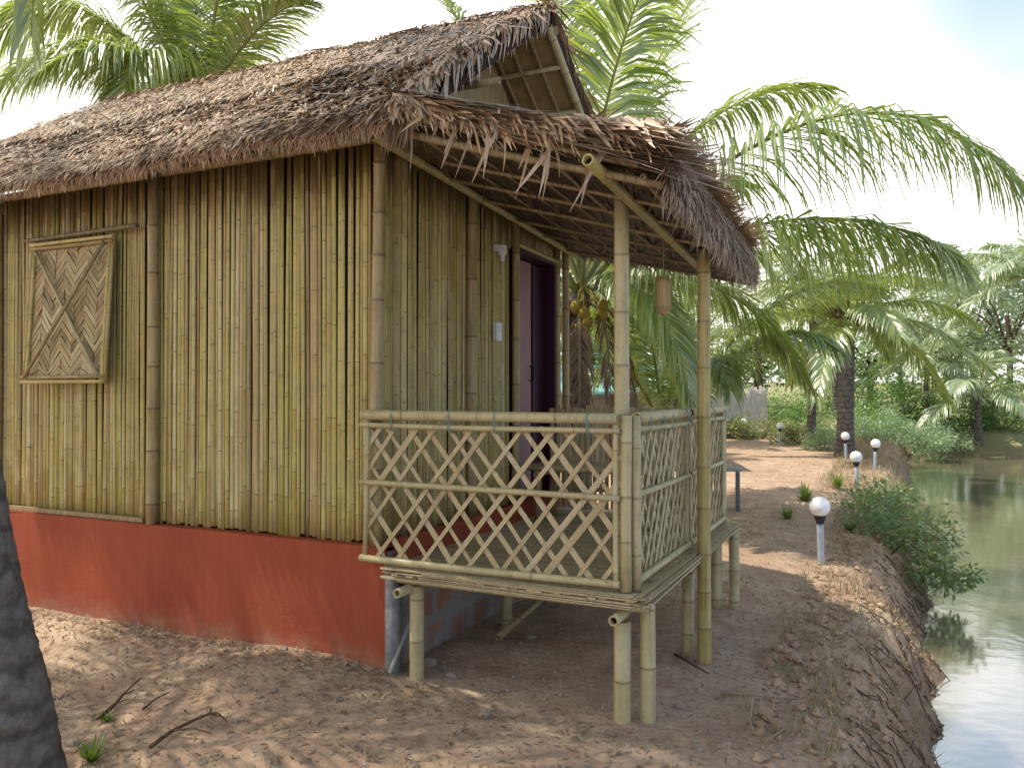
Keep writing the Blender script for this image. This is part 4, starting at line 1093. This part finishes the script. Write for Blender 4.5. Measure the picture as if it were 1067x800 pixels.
# open shed with a teal roof far behind the veranda
S0 = view(655, 440, 17.5); S0.z = gz(S0.x, S0.y)
sh = empty('open_shed', S0, 'low open shed with a teal sheet roof and dark red posts behind the veranda', 'shed', None, R(25))
b = MB(); b.add([V((-1.5, -1.4, 1.55)), V((1.5, -1.4, 1.55)), V((1.5, 1.4, 2.15)), V((-1.5, 1.4, 2.15)), V((-1.5, -1.4, 1.50)), V((1.5, -1.4, 1.50)), V((1.5, 1.4, 2.10)), V((-1.5, 1.4, 2.10))],
              [(0, 1, 2, 3), (7, 6, 5, 4), (0, 4, 5, 1), (1, 5, 6, 2), (2, 6, 7, 3), (3, 7, 4, 0)]); b.build('roof', 'teal_roof', sh)
for x, y in ((-1.4, -1.25), (1.4, -1.25), (-.5, -1.25), (.5, -1.25)):
    b = MB(); box(b, (x, y, .74), (.11, .11, 1.54)); b.build('post', 'shed_post', sh)
b = MB(); box(b, (0, 1.2, .95), (2.8, .08, 1.9)); box(b, (-1.0, -.3, .7), (.8, 1.2, 1.4)); b.build('wall', 'shed_wall', sh)

# plank bench beyond the veranda
bn = empty('plank_bench', (-2.48, 11.15, gz(-2.48, 11.15)), 'grey plank bench on the path just beyond the veranda', 'bench', None, R(8))
b = MB(); box(b, (0, 0, .56), (1.1, .30, .035)); b.build('seat', 'bench_wood', bn)
for x in (-.47, .5):
    b = MB(); box(b, (x, -.10, .27), (.05, .05, .54)); box(b, (x, .10, .27), (.05, .05, .54)); box(b, (x, 0, .50), (.05, .15, .05)); b.build('leg', 'bench_paint', bn)

# ------------------------------------------------------------------ small things on the ground
def twig(pts, r, name, label, mat='twig', cat='twig', branches=()):
    mb = MB(); P = [V((x, y, gz(x, y) + h)) for x, y, h in pts]
    tube(mb, P, [lerp(r, r * .4, i / (len(P) - 1)) for i in range(len(P))], 6)
    for i, q in branches:
        tube(mb, [P[i], P[i].lerp(V((q[0], q[1], gz(q[0], q[1]) + q[2])), .5) + V((0, 0, .02)), V((q[0], q[1], gz(q[0], q[1]) + q[2]))], [r * .6, r * .45, r * .2], 5)
    return tag(mb.build(name, mat, None, True), label, cat)
def g2(px, py):   # ground point for a pixel of the photograph (used for loose litter)
    d = 851 * 1.58 / (py - 407); P = view(px, py, d); return P.x, P.y
def tw(pix, r, label, mat='twig', cat='twig', br=(), h=.015, name='twig'):
    return twig([(*g2(x, y), h + uni(0, .02)) for x, y in pix], r, name, label, mat, cat, [(i, (*g2(*q), .03)) for i, q in br])
tw([(103, 748), (118, 735), (128, 722), (148, 707)], .009, 'forked dry twig on the sunlit ground near the dark palm trunk', br=((1, (142, 718)), (0, (135, 728))))
tw([(150, 740), (163, 730), (178, 722)], .006, 'short thin twig between the two forked dry twigs')
tw([(158, 780), (180, 762), (205, 752), (220, 745), (221, 737)], .010, 'crooked dark twig with side shoots, nearest the bottom edge', br=((2, (235, 750)), (3, (238, 756)), (1, (222, 768))))
tw([(750, 710), (775, 713), (830, 714)], .010, 'pale stick lying across the path right of the corner stilts', 'stick', 'stick', name='stick')
tw([(798, 757), (825, 735), (853, 716)], .007, 'thin pale stick pointing towards the pond near the bank edge', 'stick', 'stick', name='stick')
tw([(703, 676), (720, 688), (738, 698)], .010, 'dark stick at the foot of the tall veranda post', 'twig', 'stick', name='stick')
def stone(x, y, s, label):
    mb = MB(); vs = []; n = 8
    for j in range(6):
        for i in range(n):
            a = 2 * math.pi * i / n; b_ = math.pi * (j + .3) / 5.6
            q = V((math.sin(b_) * math.cos(a), math.sin(b_) * math.sin(a) * .8, math.cos(b_) * .6)); q *= s * (1 + .35 * nz(q.x * 2 + x * 9, q.y * 2, q.z * 2)); vs.append(q)
    fs = [(j * n + i, (j + 1) * n + i, (j + 1) * n + (i + 1) % n, j * n + (i + 1) % n) for j in range(5) for i in range(n)] + [tuple(range(n)), tuple(reversed(range(5 * n, 6 * n)))]
    mb.add(vs, fs); o = mb.build('stone', 'stone'); o.location = (x, y, gz(x, y) + s * .2); tag(o, label, 'stone')
for (px, py, s, lab) in ((78, 768, .035, 'rounded clod beside the weed near the dark palm trunk'), (90, 771, .028, 'smaller clod right of the rounded clod near the palm trunk'), (327, 780, .014, 'small pale pebble at the bottom, right of the crooked twig'),
                         (448, 690, .05, 'pale broken stone at the foot of the first stilt'), (470, 702, .035, 'flat pale stone in front of the first stilt'), (505, 742, .03, 'grey stone on the earth between first stilt and corner stilts'), (553, 662, .035, 'pale scrap of stone under the veranda'),
                         (818, 628, .02, 'small white pebble on the path beside the nearest lamp')):
    x, y = g2(px, py); stone(x, y, s, lab)
# weeds
def weed(px, py, s, lab, mat='weed'):
    x, y = g2(px, py); mb = MB()
    lathe(mb, (0, 0, 0), [(.12 * s, -.1 * s), (.1 * s, .02 * s), (.02 * s, .1 * s)], 6)
    for k in range(int(60)):
        a = uni(0, 6.28); rr = min(.09 * s, abs(random.gauss(0, .06)) * s)
        p = V((rr * math.cos(a), rr * math.sin(a), 0)); d = V((math.cos(a) * uni(.2, 1), math.sin(a) * uni(.2, 1), uni(.4, 1.4)))
        strip(mb, p, d, V((0, 0, 1)), s * uni(.5, 1.5), s * uni(.10, .2), uni(-.3, .1), 3)
    o = mb.build('weed', mat); o.location = (x, y, gz(x, y) - .005); tag(o, lab, 'weed')
weed(97, 785, .09, 'small green weed beside the foreground palm trunk')
weed(112, 745, .05, 'tiny green sprout near the forked twig')
weed(838, 520, .22, 'yellow-green weed in the middle of the path beyond the nearest lamp')
weed(820, 538, .16, 'small weed nearer the veranda on the path left of the nearest lamp')
weed(872, 505, .22, 'yellowish weed clump at the foot of the second lamp')
weed(885, 545, .16, 'grey-green weed just right of the nearest lamp post', 'bank_leaf')

# leaf litter, pebbles and dry grass (uncountable)
lm = MB()
def scatter_leaf(x, y, s):
    a = uni(0, 6.28); z = gz(x, y)
    strip(lm, V((x, y, z + .006)), V((math.cos(a), math.sin(a), uni(-.05, .35))), V((0, 0, 1)), s * uni(.6, 1.8), s * uni(.10, .45), uni(-.2, .25), 2)
for _ in range(4200):
    x, y = uni(-6, -.2), uni(1.6, 3.75)
    if nz(x * 1.1, y * 1.1, 11) > -.25 or rnd() < .3: scatter_leaf(x, y, .032)
for _ in range(2600):
    x, y = uni(-2.6, -.35), uni(3.4, 7)
    scatter_leaf(x, y, .026)
for _ in range(1500): scatter_leaf(uni(-2.5, .1), uni(6.5, 22), .05)
for _ in range(1400):  # crumbs along the plinth foot
    x = uni(-5.9, -2.2); scatter_leaf(x, 3.8 - abs(random.gauss(0, .16)), .03)
tag(lm.build('leaf_litter', 'litter'), 'dry leaf litter and chips scattered over the bare earth', 'leaf litter', None, 'stuff')
pm = MB()
for _ in range(2200):
    if rnd() < .5: x, y = uni(-6, -.3), uni(1.8, 3.78)
    else: x, y = uni(-2.5, -.2), uni(3.5, 12)
    s = abs(random.gauss(0, .006)) + .003; z = gz(x, y); c = V((x, y, z + s * .3))
    a = uni(0, 6.28); q = [c + V((math.cos(a + k * 1.57) * s * uni(.7, 1.3), math.sin(a + k * 1.57) * s * uni(.7, 1.3), 0)) for k in range(4)]
    pm.add(q + [c + V((0, 0, s * .8)), c - V((0, 0, s))], [(0, 1, 4), (1, 2, 4), (2, 3, 4), (3, 0, 4), (1, 0, 5), (2, 1, 5), (3, 2, 5), (0, 3, 5)])
tag(pm.build('pebbles', 'stone'), 'small pebbles and clods strewn on the bare earth', 'pebbles', None, 'stuff')
cm = MB()
for _ in range(2600):
    y = 3.0 + 9 * rnd() ** 1.3; x = edge(y) + uni(-.35, 1.0)
    z = gz(x, y)
    if z < WATER - .03: continue
    sc_ = .008 + abs(random.gauss(0, .016)); c = V((x, y, z + sc_ * .25)); a = uni(0, 6.28)
    q = [c + V((math.cos(a + k * 1.257) * sc_ * uni(.6, 1.3), math.sin(a + k * 1.257) * sc_ * uni(.6, 1.3), uni(-.3, .3) * sc_)) for k in range(5)]
    cm.add(q + [c + V((uni(-.3, .3) * sc_, uni(-.3, .3) * sc_, sc_ * uni(.5, .9))), c - V((0, 0, sc_))], [(k, (k + 1) % 5, 5) for k in range(5)] + [((k + 1) % 5, k, 6) for k in range(5)])
tag(cm.build('earth_clods', 'dirt'), 'crumbled earth clods on the eroded pond bank', 'earth clods', None, 'stuff')
rm = MB()
for _ in range(260):
    y = uni(3.4, 11); x = edge(y) + uni(.05, .8); P = []; n_ = 5; dx, dy = uni(.02, .09), uni(-.06, .06)
    for k in range(n_):
        xx, yy = x + dx * k + uni(-.015, .015), y + dy * k + uni(-.02, .02); P.append(V((xx, yy, max(WATER - .02, gz(xx, yy) + .012 + .012 * math.sin(k)))))
    tube(rm, P, [.005, .0045, .004, .003, .0015], 4)
tag(rm.build('bank_roots', 'twig'), 'thin exposed roots trailing down the pond bank', 'roots', None, 'stuff')
gm = MB()
def tuft(x, y, h, n=6):
    z = gz(x, y)
    for _ in range(n):
        a = uni(0, 6.28); strip(gm, V((x + uni(-.03, .03), y + uni(-.03, .03), z - .005)), V((math.cos(a) * .9, math.sin(a) * .9, uni(.25, 1.2))), V((math.cos(a), math.sin(a), .2)), h * uni(.5, 1.3), .004 + h * .02, uni(-.35, -.05), 3)
for _ in range(900):
    x, y = uni(-4.6, -1.2), uni(1.7, 3.0)
    if nz(x * 1.3, y * 1.3, 21) > -.05: tuft(x, y, .07, 5)
for _ in range(1100):
    y = uni(4, 15); e = edge(y); x = e + uni(-.45, .75)
    if gz(x, y) > WATER + .03 and nz(x * 1.6, y * 1.6, 31) > -.12: tuft(x, y, .11, 5)
for _ in range(700):
    y = uni(3.2, 9); x = edge(y) + uni(-.1, .85)
    if gz(x, y) > WATER + .05: tuft(x, y, .09, 4)
for _ in range(900):
    y = uni(14, 30); tuft(edge(y) + uni(-.9, .5), y, .2, 5)
tag(gm.build('dry_grass', 'dry_grass'), 'dry grass along the pond bank and on the sunlit earth', 'grass', None, 'stuff')

# ------------------------------------------------------------------ light, sky, camera
SUN = V((-.44, -.19, 1.0)).normalized()
el = math.asin(SUN.z); az = math.atan2(SUN.x, SUN.y)    # azimuth clockwise from +Y
sd = bpy.data.lights.new('sun', 'SUN'); sd.energy = 5.0; sd.angle = R(.53); sd.color = (1.0, .93, .80)
so = bpy.data.objects.new('sun', sd); col.objects.link(so); so.rotation_euler = (-SUN).to_track_quat('-Z', 'Y').to_euler(); so.location = (0, 0, 30)
wd = bpy.data.worlds.new('World'); scene.world = wd; wd.use_nodes = True
nt = wd.node_tree; bg = nt.nodes['Background']
sky = nt.nodes.new('ShaderNodeTexSky'); sky.sky_type = 'NISHITA'; sky.sun_disc = False
sky.sun_elevation = el; sky.sun_rotation = az; sky.dust_density = 1.5; sky.air_density = 1.4; sky.ozone_density = 1.0
# bright haze low in the sky, thinning overhead and towards the pond side
tc = nt.nodes.new('ShaderNodeTexCoord'); sx = nt.nodes.new('ShaderNodeSeparateXYZ'); nt.links.new(tc.outputs['Generated'], sx.inputs[0])
def wr(sock, a, b, fa, fb):
    o = nt.nodes.new('ShaderNodeMapRange'); o.interpolation_type = 'SMOOTHSTEP'; nt.links.new(sock, o.inputs['Value'])
    for k, v in zip(('From Min', 'From Max', 'To Min', 'To Max'), (a, b, fa, fb)): o.inputs[k].default_value = v
    return o.outputs[0]
def wm(op, a, b):
    o = nt.nodes.new('ShaderNodeMath'); o.operation = op; nt.links.new(a, o.inputs[0]); nt.links.new(b, o.inputs[1]); return o.outputs[0]
nzn = nt.nodes.new('ShaderNodeTexNoise'); nzn.inputs['Scale'].default_value = 2.2; nzn.inputs['Detail'].default_value = 4
nt.links.new(tc.outputs['Generated'], nzn.inputs['Vector'])
q = wm('ADD', wm('ADD', sx.outputs['X'], sx.outputs['Z']), wr(nzn.outputs['Fac'], .3, .7, -.08, .08))
fac = wr(sx.outputs['Z'], .42, .85, 1.0, .22)
mx = nt.nodes.new('ShaderNodeMix'); mx.data_type = 'RGBA'
nt.links.new(fac, mx.inputs['Factor']); nt.links.new(sky.outputs['Color'], mx.inputs['A']); m2 = nt.nodes.new('ShaderNodeMix'); m2.data_type = 'RGBA'
nt.links.new(wr(q, .24, .47, 0.0, 1.0), m2.inputs['Factor']); m2.inputs['A'].default_value = (12.6, 12.3, 11.8, 1); m2.inputs['B'].default_value = (4.7, 6.0, 7.8, 1)
nt.links.new(m2.outputs['Result'], mx.inputs['B'])
nt.links.new(mx.outputs['Result'], bg.inputs['Color']); bg.inputs['Strength'].default_value = .148

cd = bpy.data.cameras.new('camera'); co = bpy.data.objects.new('camera', cd); col.objects.link(co)
cd.sensor_width = 36; cd.lens = 36 * 851 / 1067; cd.clip_end = 3000; cd.clip_start = .05
fw = V((-.43, .903, 0)).normalized(); pitch = math.atan(7 / 851)
co.location = (0, 0, 1.6); dirv = V((fw.x * math.cos(pitch), fw.y * math.cos(pitch), math.sin(pitch)))
co.rotation_euler = dirv.to_track_quat('-Z', 'Y').to_euler()
scene.camera = co
scene.view_settings.view_transform = 'Standard'; scene.view_settings.look = 'None'; scene.view_settings.exposure = 0
